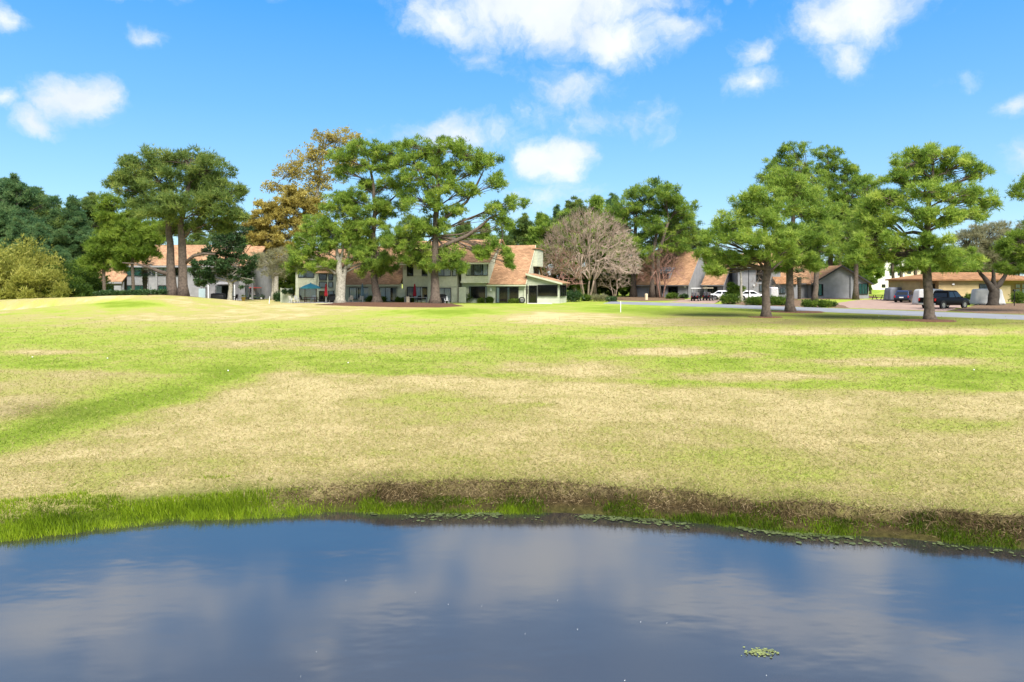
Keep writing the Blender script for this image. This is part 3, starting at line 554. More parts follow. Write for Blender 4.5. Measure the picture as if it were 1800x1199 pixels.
ptree('pine_tree', 'tall pine with high open crown in front of the low sage roof', 'tree', 661, 88,
      [[(663, 0, 17), (659, 500, 12), (657, 470, 11), (656, 420, 9), (660, 370, 7), (655, 320, 5), (648, 280, 3)]],
      [(640, 262, 42, 16), (600, 275, 26, 14), (690, 270, 30, 18), (665, 290, 40, 18), (610, 300, 26, 14, 1), (640, 330, 34, 14), (690, 320, 30, 18), (655, 360, 36, 16), (690, 370, 26, 18), (610, 350, 22, 12), (660, 400, 30, 14, -1), (685, 425, 32, 16, -1), (640, 440, 20, 12), (665, 455, 32, 16, -1), (650, 478, 26, 12), (680, 470, 20, 12)], PINE, rp=.8, nt=78, dens=1.55,
      limbs=[[(655, 418, 6), (635, 405, 5), (612, 402, 4), (590, 410, 2)], [(656, 395, 5), (630, 388, 4), (605, 392, 2)], [(658, 380, 5), (678, 360, 4), (700, 340, 2)]])
ptree('pine_tree', 'broad pine with a long bare limb reaching over the sage roof', 'tree', 766, 84.5,
      [[(765, 0, 18), (764, 480, 13), (765, 440, 12), (766, 380, 10), (772, 340, 7), (765, 290, 5), (760, 262, 3)]],
      [(780, 258, 48, 18), (735, 262, 34, 16), (820, 275, 34, 18), (710, 285, 28, 18), (855, 290, 30, 20), (760, 285, 44, 18, 1.5), (800, 300, 36, 16), (735, 310, 34, 18, -1), (875, 320, 22, 18), (770, 330, 44, 20, -1), (820, 335, 28, 14), (715, 340, 28, 16), (745, 360, 34, 18, -2), (725, 400, 38, 26, -1), (700, 430, 30, 20, -1), (760, 400, 30, 20), (795, 375, 24, 14), (745, 440, 34, 18), (790, 450, 28, 18), (765, 468, 30, 12), (810, 470, 16, 12), (722, 455, 24, 12), (905, 360, 22, 16), (870, 372, 24, 18), (885, 400, 20, 16), (864, 432, 16, 12), (888, 446, 14, 12), (848, 450, 14, 9), (896, 464, 8, 9), (838, 440, 10, 8)], PINE, rp=.8, nt=78, dens=1.45,
      limbs=[[(768, 392, 8), (795, 375, 7), (820, 355, 5), (838, 325, 4), (850, 300, 2)], [(766, 440, 9), (790, 428, 8), (820, 415, 7), (845, 398, 5), (860, 384, 4), (882, 375, 2)], [(862, 383, 3), (880, 392, 2.6), (884, 415, 2), (876, 440, 1.5), (870, 462, 1)], [(766, 350, 6), (745, 320, 4), (730, 285, 2)]])
ptree('autumn_tree', 'tall half-bare tree with yellow brown leaves behind the sage townhouses', 'tree', 548, 118, [[(548, 0, 12), (550, 430, 9), (556, 350, 6), (566, 280, 3), (575, 240, 1.5)], [(546, 0, 8), (535, 420, 6), (505, 340, 4), (480, 320, 2)]],
      [(590, 245, 50, 22), (555, 275, 50, 24), (515, 300, 40, 22), (480, 330, 28, 14), (560, 315, 45, 24), (610, 290, 34, 26), (540, 345, 48, 20), (625, 250, 16, 16)], AUT, bark=BARK_G, rp=.9, nt=26, L_=.30, w=.20, k=3, dens=1.7, flat=.8, up=.1, hollow=.2, thin=.8)
ptree('autumn_tree', 'dense golden crowned tree at the end of the sage townhouses', 'tree', 482, 112, [[(484, 0, 9), (486, 460, 7), (490, 400, 4)]],
      [(470, 390, 36, 30), (505, 375, 34, 30), (455, 415, 22, 20), (490, 425, 40, 22), (530, 400, 26, 30), (470, 360, 22, 16), (455, 440, 24, 16), (520, 350, 32, 22), (500, 445, 36, 18), (550, 370, 26, 24), (448, 395, 18, 20)], AUT, bark=BARK_G, rp=.95, nt=90, L_=.34, w=.18, k=4, dens=1.5, flat=.7, up=.3, tb=.52)
ptree('bare_shrub_tree', 'pale dry twiggy tree left of the sage townhouses', 'tree', 478, 104, [[(478, 0, 4), (480, 490, 3), (478, 460, 2)]], [(470, 462, 30, 20), (495, 452, 24, 18), (485, 480, 24, 14), (455, 455, 16, 14)], GREY, bark=BARK_G, rp=.8, nt=50, L_=.35, w=.045, dens=1.4)
# right hand pines in front of the road
ptree('pine_tree', 'bushy low pine standing in front of the road near the lamp', 'tree', 1347, 54.4, [[(1347, 0, 15), (1346, 500, 13), (1349, 478, 14), (1350, 440, 9), (1345, 400, 6), (1345, 360, 3)]],
      [(1340, 345, 42, 16), (1310, 362, 34, 18), (1375, 365, 32, 18), (1285, 392, 34, 20), (1330, 390, 40, 20, -1), (1255, 420, 28, 18), (1300, 425, 36, 18, -1.2), (1350, 425, 40, 20, -1.5), (1385, 405, 30, 24), (1240, 447, 18, 12), (1275, 455, 28, 14), (1325, 455, 34, 12, -1), (1258, 478, 22, 9), (1380, 445, 24, 14), (1345, 372, 36, 16, 1.4), (1300, 405, 34, 18, 1.5), (1250, 470, 12, 10)], PINE, rp=.62, nt=75, L_=.30, w=.05, dens=1.6, tb=.56,
      limbs=[[(1347, 478, 7), (1336, 462, 5), (1322, 448, 4), (1295, 440, 2)], [(1352, 480, 6), (1362, 470, 4), (1376, 458, 2)]])
ptree('pine_tree', 'pine with straight brown trunk on the larger mulch ring', 'tree', 1390, 63, [[(1390, 0, 15), (1388, 490, 12), (1390, 440, 10), (1395, 380, 7), (1400, 320, 4)]],
      [(1420, 370, 38, 18), (1440, 400, 34, 22), (1405, 420, 40, 20, -1), (1445, 435, 32, 18), (1395, 455, 36, 14, -1), (1375, 470, 20, 12), (1425, 465, 30, 12), (1400, 335, 40, 20), (1380, 310, 30, 16), (1425, 345, 30, 16, 1), (1360, 330, 24, 16)], PINE, rp=.68, nt=72, L_=.32, w=.055, dens=1.6, tb=.52)
ptree('pine_tree', 'leaning-trunked spreading pine in front of the black pickup', 'tree', 1634, 50.4, [[(1636, 0, 18), (1632, 520, 15), (1628, 470, 14), (1627, 425, 13), (1630, 395, 10), (1634, 350, 7), (1640, 300, 4)]],
      [(1640, 272, 50, 14), (1600, 290, 40, 16), (1690, 290, 36, 16), (1650, 305, 46, 16, 1), (1580, 315, 34, 16), (1560, 350, 40, 18), (1610, 340, 44, 20, -1), (1670, 345, 44, 18, -.6), (1720, 345, 34, 14), (1740, 362, 18, 8), (1718, 306, 22, 10), (1540, 385, 36, 18), (1590, 385, 40, 18, -1.2), (1640, 385, 34, 16, -1.2), (1700, 380, 34, 13), (1520, 415, 32, 20), (1560, 425, 36, 18, -1), (1620, 425, 30, 14, -1.4), (1510, 448, 26, 14), (1545, 455, 26, 10), (1640, 452, 40, 14, -1), (1685, 450, 32, 14), (1715, 460, 20, 10), (1600, 458, 24, 12, -1), (1660, 467, 32, 9, -1), (1535, 362, 28, 20, 1), (1515, 440, 32, 20, 1), (1550, 402, 34, 18, 1.5), (1700, 466, 28, 10, .5), (1575, 345, 34, 18, 1.5), (1610, 470, 30, 8)], PINE, rp=.60, nt=75, L_=.29, w=.048, dens=1.5, tb=.55,
      limbs=[[(1627, 412, 7), (1605, 408, 6), (1580, 412, 4), (1550, 425, 2)], [(1632, 400, 7), (1650, 390, 5), (1680, 378, 4), (1715, 365, 2)], [(1636, 350, 5), (1660, 330, 4), (1700, 315, 3), (1730, 300, 1.5)], [(1626, 432, 5), (1600, 440, 4), (1560, 455, 2)]])
ptree('pine_tree', 'pine leaning in from beyond the road by the lamp post', 'tree', 1850, 62, [[(1850, 0, 16), (1848, 450, 12), (1845, 350, 6)]], [(1800, 340, 26, 18), (1830, 320, 40, 22), (1790, 425, 38, 22), (1815, 450, 40, 24), (1840, 400, 50, 30), (1765, 440, 22, 16), (1880, 360, 40, 30), (1780, 470, 30, 12)], PINE_Y, rp=.65, nt=70, L_=.32, w=.055, dens=1.5, tb=.5)
ptree('oak_tree', 'dark-limbed spreading oak with sparse grey crown beside the covered cart', 'tree', 1745, 79, [[(1745, 0, 17), (1746, 512, 14), (1738, 498, 9), (1725, 482, 6), (1705, 460, 3)], [(1747, 0, 12), (1752, 505, 10), (1764, 490, 7), (1772, 470, 4)], [(1745, 0, 8), (1748, 500, 8), (1745, 470, 4)]],
      [(1700, 425, 34, 22), (1740, 410, 40, 22), (1720, 450, 36, 16), (1765, 435, 30, 22), (1690, 445, 22, 14), (1770, 405, 28, 16), (1712, 468, 26, 9), (1778, 462, 24, 10), (1745, 445, 34, 18)], GREY, bark=BARK_D, rp=.8, nt=60, L_=.35, w=.05, dens=1.7, tb=.45, flat=.7)
# taller pines around the right hand houses
for a in [('tall pine with slim leaning trunk by the long low hedge', 1434, 98, [[(1432, 0, 9), (1436, 480, 8), (1442, 400, 6), (1440, 330, 4)]], [(1395, 268, 30, 14), (1370, 290, 28, 16), (1400, 300, 36, 18), (1345, 315, 22, 14), (1380, 325, 36, 16), (1420, 330, 34, 20), (1390, 350, 34, 18), (1440, 370, 34, 24), (1450, 410, 30, 22)]),
          ('tall pine with high tufted top behind the gray gable house', 1462, 118, [[(1460, 0, 9), (1460, 450, 8), (1458, 350, 6), (1455, 280, 3)]], [(1455, 270, 30, 12), (1470, 292, 36, 14), (1440, 310, 30, 16), (1480, 325, 36, 22), (1450, 350, 36, 22), (1490, 365, 34, 24), (1465, 395, 40, 22), (1500, 300, 14, 10)]),
          ('dark pine crowded against the gray gable house wall', 1478, 116, [[(1478, 0, 10), (1476, 470, 8), (1480, 400, 6), (1488, 340, 3)]], [(1500, 345, 30, 22), (1515, 320, 22, 16), (1480, 380, 36, 24), (1520, 375, 28, 24), (1500, 415, 40, 24), (1470, 440, 34, 18), (1510, 450, 30, 18)]),
          ('pine rising before the gable end with tall windows', 1504, 106, [[(1504, 0, 8), (1505, 450, 7), (1508, 390, 4)]], [(1525, 330, 22, 16), (1520, 390, 34, 26), (1495, 420, 36, 22), (1530, 430, 34, 22), (1505, 455, 34, 14)])]:
    ptree('pine_tree', a[0], 'tree', a[1], a[2], a[3], a[4], PINE, rp=.85, nt=72, dens=1.5, tb=.45)
for a in [('tall broad pine behind the bare crape myrtle', 1113, 122, [[(1113, 0, 10), (1114, 450, 8), (1118, 380, 5)]], [(1125, 345, 36, 18), (1150, 332, 34, 16), (1100, 365, 36, 20), (1165, 365, 40, 22), (1130, 385, 40, 22), (1200, 385, 28, 22), (1080, 385, 30, 20), (1180, 415, 36, 22), (1140, 425, 36, 20), (1215, 415, 16, 14)]),
          ('double-stemmed pine beside the cream utility post', 1150, 118, [[(1146, 0, 9), (1147, 450, 7), (1160, 380, 4)], [(1157, 0, 9), (1156, 450, 7), (1175, 390, 4)]], [(1170, 345, 30, 20), (1195, 365, 30, 22), (1210, 400, 20, 24), (1185, 430, 30, 20), (1150, 400, 30, 20), (1130, 450, 30, 18), (1100, 430, 30, 20)])]:
    ptree('pine_tree', a[0], 'tree', a[1], a[2], a[3], a[4], PINE, rp=.9, nt=72, dens=1.5, tb=.42)
ptree('small_tree', 'pale-stemmed small tree beside the street lamp', 'tree', 1303, 95, [[(1304, 0, 5), (1303, 500, 4), (1302, 475, 3)]], [(1300, 462, 24, 12), (1285, 452, 18, 10), (1318, 455, 16, 10)], PINE_Y, bark=BARK_G, rp=.6, nt=50, dens=1.2)
ptree('small_tree', 'round green small tree between the two white cars', 'tree', 1290, 97, [[(1290, 0, 3), (1290, 515, 2.5)]], [(1285, 505, 10, 7), (1297, 510, 10, 9), (1290, 516, 13, 7)], SHR, bark=BARK_G, rp=.5, nt=70, L_=.25, w=.12, k=4, dens=2, tb=.4)

def bare(name, label, px, D, stems, Hm, Wm, m, levels=5, spread=.5, seed=1, group=None):
    rs = np.random.default_rng(seed); lo, mb = MB(), MB(); root = empty(name, at(px, D), 0, label, 'tree', group); Rw = Wm / 2; h0 = Hm * .30; sz = Hm / 9
    def shell(n, f, jit):                         # points over the dome at fraction f of its radius
        a = rs.random(n) * 6.283; c = 1 - rs.random(n) * 1.02; st = np.sqrt(np.maximum(0, 1 - c * c)); k = f * (1 + rs.normal(0, jit, n))
        return np.stack([np.cos(a) * st * Rw * k, np.sin(a) * st * Rw * k, h0 + c * (Hm - h0) * k], -1)
    a = np.arange(stems) / stems * 6.283 + rs.random(stems); prev = np.stack([np.cos(a) * .14 * Rw, np.sin(a) * .14 * Rw, np.full(stems, h0 * .75)], -1)
    for p in prev: lo.tube(bez((p[0] * .35, p[1] * .35, -.1), p, 0, 4, .03 * sz), [.11 * sz, .10 * sz, .09 * sz, .08 * sz, .07 * sz], 7)
    for lv, (n, f, r) in enumerate([(stems * 3, .34, .055), (stems * 9, .56, .034), (stems * 32, .76, .021), (stems * 110, .9, .014), (stems * 620, 1.0, .010)][:levels]):
        pts = shell(n, f, .05 if lv < 4 else .07)
        d = np.linalg.norm((pts[:, None, :] - prev[None]) * np.array([1, 1, .8]), axis=2); j = d.argmin(1)
        for p, i in zip(pts, j):
            q = prev[i]; (lo if lv < 1 else mb).tube(bez(q, p, .10 * float(np.linalg.norm(p - q)) * (-1 if lv < 2 else .6), 3, .05 * sz * (.5 if lv > 2 else 1)), [max(r * 1.35 * sz, .011), max(r * 1.15 * sz, .010), max(r * sz, .009), max(r * .8 * sz, .008)], 6 if lv < 1 else 3, False)
        prev = pts
    lo.build('trunk', m, root, True); mb.build('twigs', m, root); return root
bare('crape_myrtle', 'large vase-shaped bare crape myrtle beside the sage sunroom', 1032, 104, 7, 13.4, 15.5, TWIG, 5, .42, 3)
bare('crape_myrtle', 'red-stemmed bare crape myrtle in the shrub bed by the sunroom', 990, 96.5, 3, 8.2, 6.5, TWIG_R, 4, .45, 5)
bare('bare_tree', 'small bare brown tree before the gray steep-roofed house', 1163, 114, 4, 9.0, 9.6, TWIG_R, 4, .5, 8)
bare('bare_tree', 'slight bare tree among the pines behind the cream post', 1080, 118, 3, 6.0, 6.5, TWIG, 4, .5, 11)
bare('bare_tree', 'thin bare tree with grey twigs by the street lamp', 1345, 104, 2, 5.5, 5, TWIG, 4, .55, 12)
def palm(px, D, Hm, label):
    root = empty('palm_tree', at(px, D), 0, label, 'tree'); mb = MB(); pr = []
    for i in range(26): z = Hm * i / 25; pr.append((.24 + .05 * (i % 2) + (.06 if z > Hm * .6 else 0), z))
    mb.lathe((0, 0, -.1), pr, 8); mb.build('trunk', BARK_D, root); P = []
    for i in range(34):
        a = random.random() * 6.28; e = random.uniform(-.5, 1.3); d = Vector((math.cos(a) * math.cos(e), math.sin(a) * math.cos(e), math.sin(e))); q = Vector((0, 0, Hm)); ln = random.uniform(1.4, 2.1); c = q + d * ln * .55
        for j in range(16):
            f = (j / 15 - .5) * 2.3; sd = d.cross(Vector((0, 0, 1))).normalized(); dd = (d * math.cos(f) + sd * math.sin(f)); tip = c + dd * ln * .6 - Vector((0, 0, .25 * abs(f) + .15)); w = d.cross(dd) if abs(f) > .1 else Vector((0, 0, 1)); w = sd * .04
            P.append([tuple(c - w), tuple(c + w), tuple(tip)])
    tri_mesh('fronds', np.array(P), rng.random(len(P)), PALMF, root)
palm(255, 89, 4.4, 'cabbage palm with shaggy trunk before the gray townhouse')
palm(1405, 108, 3.6, 'short shaggy palm beside the gray porch with small orange roof')

# backdrop trees: a few prototypes copied
protos = []
def proto(Hm, Wm, leaf, seed, dens=1.35):
    random.seed(seed); b = Vector((0, 0, 0)); s = 1 / 10.0; H = Hm / s; W = Wm / s; lob = []
    for i in range(9):
        t = i / 8; z = H * ((.36 if leaf is not SHR else .12) + (.56 if leaf is not SHR else .76) * t); ww = W * .5 * math.sin(math.pi * (.22 + .70 * t)) ; lob.append((random.uniform(-.5, .5) * ww, -z, ww * random.uniform(.5, .75), H * random.uniform(.09, .13), random.uniform(-.3, .3) * ww * s))
        lob.append((random.uniform(-.9, .9) * ww, -z + random.uniform(-.05, .05) * H, ww * .4, H * .07, random.uniform(-.7, .7) * ww * s))
    r = tree('forest_tree', 'x', 'tree', b, s, 0, 0, [[(0, 0, Hm * .34), (random.uniform(-3, 3), -H * .5, Hm * .24), (random.uniform(-6, 6), -H * .92, Hm * .08)]], lob, leaf, rp=1.15, nt=75, L_=.5, w=.13, k=4, dens=dens, tb=.45)
    protos.append([r, False]); return r
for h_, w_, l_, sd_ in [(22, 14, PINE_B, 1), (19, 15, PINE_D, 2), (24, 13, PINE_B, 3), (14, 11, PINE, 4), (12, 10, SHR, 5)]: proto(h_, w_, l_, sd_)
PH = [22, 19, 24, 14, 12]
def where(px):
    for lim, t in [(20, 'bamboo thicket'), (110, 'olive scrub'), (215, 'low gray wing'), (300, 'gray townhouse roof'), (420, 'dark glossy evergreen'), (520, 'golden crowned tree'), (605, 'end unit of the sage row'), (700, 'long low sage roof'), (800, 'broad pine'), (900, 'steep sage end roof'), (965, 'sage sunroom'), (1060, 'large bare crape myrtle'), (1120, 'cream post'), (1215, 'steep gray roof'), (1290, 'white cars'), (1370, 'street lamp'), (1440, 'small orange porch roof'), (1535, 'gray gable front'), (1650, 'white stucco building')]:
        if px < lim: return t
    return 'tan house'
def backdrop(px, D, top, k, label, group):
    label = '%s, behind the %s' % (label, where(px))
    b = at(px, D); h = CZ - (top - HY) * D / F - b.z; P = protos[k]
    o = P[0] if not P[1] else copy_tree(P[0]); P[1] = True; o.location = b; sc = h / (PH[k] * 1.0); o.scale = (sc * random.uniform(.9, 1.15), sc * random.uniform(.9, 1.15), sc); o.rotation_euler = (0, 0, random.random() * 6.28)
    tag(o, label, 'tree', group)
random.seed(21)
LW = 'tall dark bluish pine of the left wood'; 
for px, D, top in [(-70, 118, 290), (-20, 125, 302), (30, 120, 312), (60, 130, 335), (95, 128, 372), (135, 124, 350), (165, 130, 345), (118, 150, 365), (10, 150, 320), (-110, 120, 280), (185, 135, 362), (75, 112, 395), (35, 110, 385)]:
    backdrop(px, D, top, random.choice((0, 1, 2)), LW, 'dark wood behind the bamboo')
LB = 'green tree top rising over the roofs'
for px, D, top, k in [(215, 140, 400, 1), (345, 138, 405, 1), (400, 130, 395, 1), (440, 128, 400, 3), (455, 150, 420, 0), (500, 160, 430, 1), (620, 135, 405, 3), (690, 138, 415, 1), (735, 130, 400, 3), (815, 132, 388, 1), (850, 128, 395, 3), (925, 128, 380, 1), (955, 125, 378, 3), (985, 135, 365, 0), (1010, 128, 352, 1), (1045, 126, 348, 3), (1075, 135, 345, 0), (1225, 140, 405, 1), (1185, 150, 380, 0), (1395, 138, 400, 3), (1365, 150, 425, 1), (1530, 150, 430, 3), (905, 150, 400, 0)]:
    backdrop(px, D, top, k, LB, 'trees behind the townhouse roofs')
LU = 'low leafy understory tree'
random.seed(5)
for i in range(46):
    px = [430, 452, 470, 492, 515, 880, 905, 930, 955, 980, 1000, 1018, 1036, 1052, 1068, 1085, 1100, 1118, 1135, 1152, 1165, 1180, 1200, 1225, 1250, 1275, 1300, 1325, 1350, 1380, 1400, 1420, 1445, 1470, 1490, 1510, 190, 215, 240, 150, 120, 330, 360, 390, 1515, 1460][i]
    backdrop(px + random.uniform(-6, 6), random.uniform(128, 150), random.uniform(448, 470), 4, LU, 'understory behind the houses')
LR = 'rounded tree at the car park side'
for px, D, top, k in [(1660, 140, 440, 3), (1700, 130, 425, 4), (1735, 150, 425, 3), (1790, 140, 405, 1), (1830, 130, 400, 3), (1880, 120, 400, 1), (1640, 170, 455, 4)]:
    backdrop(px, D, top, k, LR, 'trees beyond the tan house')
LF = 'small distant tree on the skyline'
for i in range(26):
    px = [-300, -220, -160, 250, 300, 430, 470, 520, 580, 640, 870, 1090, 1130, 1170, 1240, 1265, 1290, 1320, 1445, 1490, 1575, 1600, 1625, 1950, 2050, 2150][i]
    backdrop(px, random.uniform(260, 330), random.uniform(455, 472), random.choice((1, 3, 4)), LF, 'far trees on the horizon')
# three slim trunks before the white building
for px, top in [(1572, 440), (1584, 455), (1609, 450)]:
    ptree('pine_tree', 'slim pine before the far white building', 'tree', px, 135, [[(px, 0, 6), (px + (-3 if px == 1572 else 0), 470, 5), (px - 3, top, 3)]], [(px - 4, top, 16, 12), (px + 6, top - 10, 16, 12), (px - 8, top + 16, 12, 8)], PINE, group='slim pines before the white building', rp=.8, nt=45, dens=1.2, L_=.45, w=.1)

# ------------------------------------------------------------------ shrubs and hedges
def shrub(name, label, px, D, wid, hgt, dep=None, leaf=SHR, box=False, n=900, cat='shrub', group=None, tb=.45, L_=.16, w=.075, up=.5, lumps=9):
    dep = dep or wid; root = empty(name, at(px, D), 0, label, cat, group); C, RP = [], []
    for i in range(lumps):
        if box: p = (random.uniform(-.5, .5) * (wid - hgt * .5), random.uniform(-.3, .3) * dep, hgt * random.uniform(.4, .62)); r = hgt * random.uniform(.42, .52)
        elif lumps >= 20: a = random.random() * 6.28; rr = math.sqrt(random.random()); p = (math.cos(a) * rr * wid / 2, math.sin(a) * rr * dep / 2, hgt * random.uniform(.12, .95) * (1 - .35 * rr * rr)); r = hgt * random.uniform(.10, .22)
        else: a = random.random() * 6.28; rr = math.sqrt(random.random()) * .55; p = (math.cos(a) * rr * wid / 2, math.sin(a) * rr * dep / 2, hgt * random.uniform(.35, .62) * (1 - .3 * rr)); r = hgt * random.uniform(.35, .5)
        C.append(p); RP.append(r)
    P, t = puffs(np.array(C), np.array(RP), n // lumps, L_, w, 3, .9 if box else .95, up, tb, .2); P[:, :, 2] = np.maximum(P[:, :, 2], .0); tri_mesh('foliage', P, t, leaf, root)
    st = MB()
    for p in C: st.tube(bez((p[0] * .4, p[1] * .4, -.05), p, .05, 3), [.03, .025, .02, .01], 4)
    st.build('stems', BARK_D, root); return root
H_ = 'hedges and shrubs'
for nm, lb, x0, x1, py, h in [('hedge', 'low clipped hedge right of the grey fluted trunk', 640, 682, 531, .75), ('hedge', 'low clipped hedge left of the patio bench wall', 697, 727, 531.5, .62), ('hedge', 'clipped hedge mound next to the lamp bed', 1268, 1300, 535, 1.15), ('hedge', 'clipped hedge behind the bushy low pine trunk', 1309, 1346, 537, .9),
                              ('hedge', 'clipped hedge between the two roadside pine trunks', 1354, 1388, 537.5, .95), ('hedge', 'long low clipped hedge by the brick driveway', 1412, 1476, 540.5, .75)]:
    D = 3480 / (py - HY); wid = (x1 - x0) / F * D; shrub(nm, lb, (x0 + x1) / 2, D, wid, h, 1.4, box=True, n=2600, lumps=14, cat='hedge', tb=.42)
for lb, px, py, w_, h, lf in [('round yellow green bush before the gray steep-roofed house', 1181, 526, 2.4, 1.0, SHR), ('dark low bush beside the round yellow green bush', 1203, 525, 2.2, .7, EVER), ('dense green shrub at the corner of the sunroom patio', 978, 531, 2.6, 1.5, SHR), ('leafy shrub under the red-stemmed crape myrtle', 1008, 530.5, 3.0, 1.7, EVER), ('flowering low shrub beneath the crape myrtle', 1030, 529.5, 2.4, .9, SHR),
                              ('grey green spreading shrub in the bed by the road end', 1055, 530, 3.2, 1.1, GREY), ('low dark shrub at the tip of the bed', 1075, 530.3, 2.2, .7, EVER), ('tall thin green shrub against the sage wall corner', 799, 531, 1.3, 3.3, EVER), ('fern-like plant beside the sage privacy panel', 826, 532, 1.5, 1.4, SHR), ('small grassy tuft under the picture window', 845, 532.5, .8, .6, SHR), ('ornamental tuft by the glass doors', 862, 532.6, .9, .75, SHR), ('low grassy clump before the patio doors', 905, 533, 2.2, .6, SHR),
                              ('dark clipped globe bush by the green fence', 1500, 524, 1.8, 1.0, EVER), ('sago-like spiky bush at the gray doorway', 1178, 522, 2.6, 1.9, PALMF), ('rounded bush under the pines by the gray porch', 1375, 524, 3, 1.5, EVER), ('bush beside the tan wall and lamp post', 1788, 534, 1.8, 1.5, SHR), ('low bush by the front of the covered cart', 1706, 533, 1.2, 1.2, SHR), ('green bush before the far white building', 1548, 507, 7, 4, SHR), ('small dark bush at the foot of the twin pine', 332, 524.5, 1.8, 1.1, SHR),
                              ('pale ornamental grass clump beside the golf cart with striped roof', 478, 522, 3.2, 1.5, GREY), ('second pale ornamental grass clump near the green fence', 493, 521, 2.6, 1.4, GREY), ('tiny dark potted bush on the lawn by the fence', 489, 530, .9, 1.2, EVER)]:
    shrub('shrub', lb, px, 3480 / (py - HY), w_, h, leaf=lf, n=1300, L_=.2, w=.09 if lf is not GREY else .04, cat='shrub')
for i, (px, D, w_, h, lf) in enumerate([(-40, 84, 8, 7.5, BAM), (15, 82, 8, 7.0, BAM), (45, 85, 7, 8.0, BAM), (75, 86, 7, 6.2, BAM), (-10, 79, 7, 5.0, BAM), (55, 80, 7, 4.6, BAM), (-90, 84, 9, 8, BAM)]):
    shrub('bamboo_thicket', 'golden green bamboo thicket beyond the sand bunker', px, D, w_, h, leaf=lf, n=5200, lumps=60, L_=.42, w=.10, group='bamboo thicket', up=.8, tb=.5)
for i, (px, D, w_, h) in enumerate([(100, 86, 7, 5.2), (130, 88, 6, 5.5), (150, 90, 5, 4.8), (115, 84, 6, 3.2), (90, 83, 6, 3.0)]):
    shrub('thicket_bush', 'dark olive scrub between the bamboo and the gray wing', px, D, w_, h, leaf=SHR, n=4800, lumps=45, L_=.3, w=.10, group='olive scrub', tb=.28)
for i in range(12):
    px = 178 + i * 9.5; shrub('hedge', 'low hedge running along the top of the mound before the gray townhouse', px, 69.8, 1.3, .55, .8, box=True, n=420, lumps=5, group='mound hedge', cat='hedge', leaf=EVER, tb=.5)

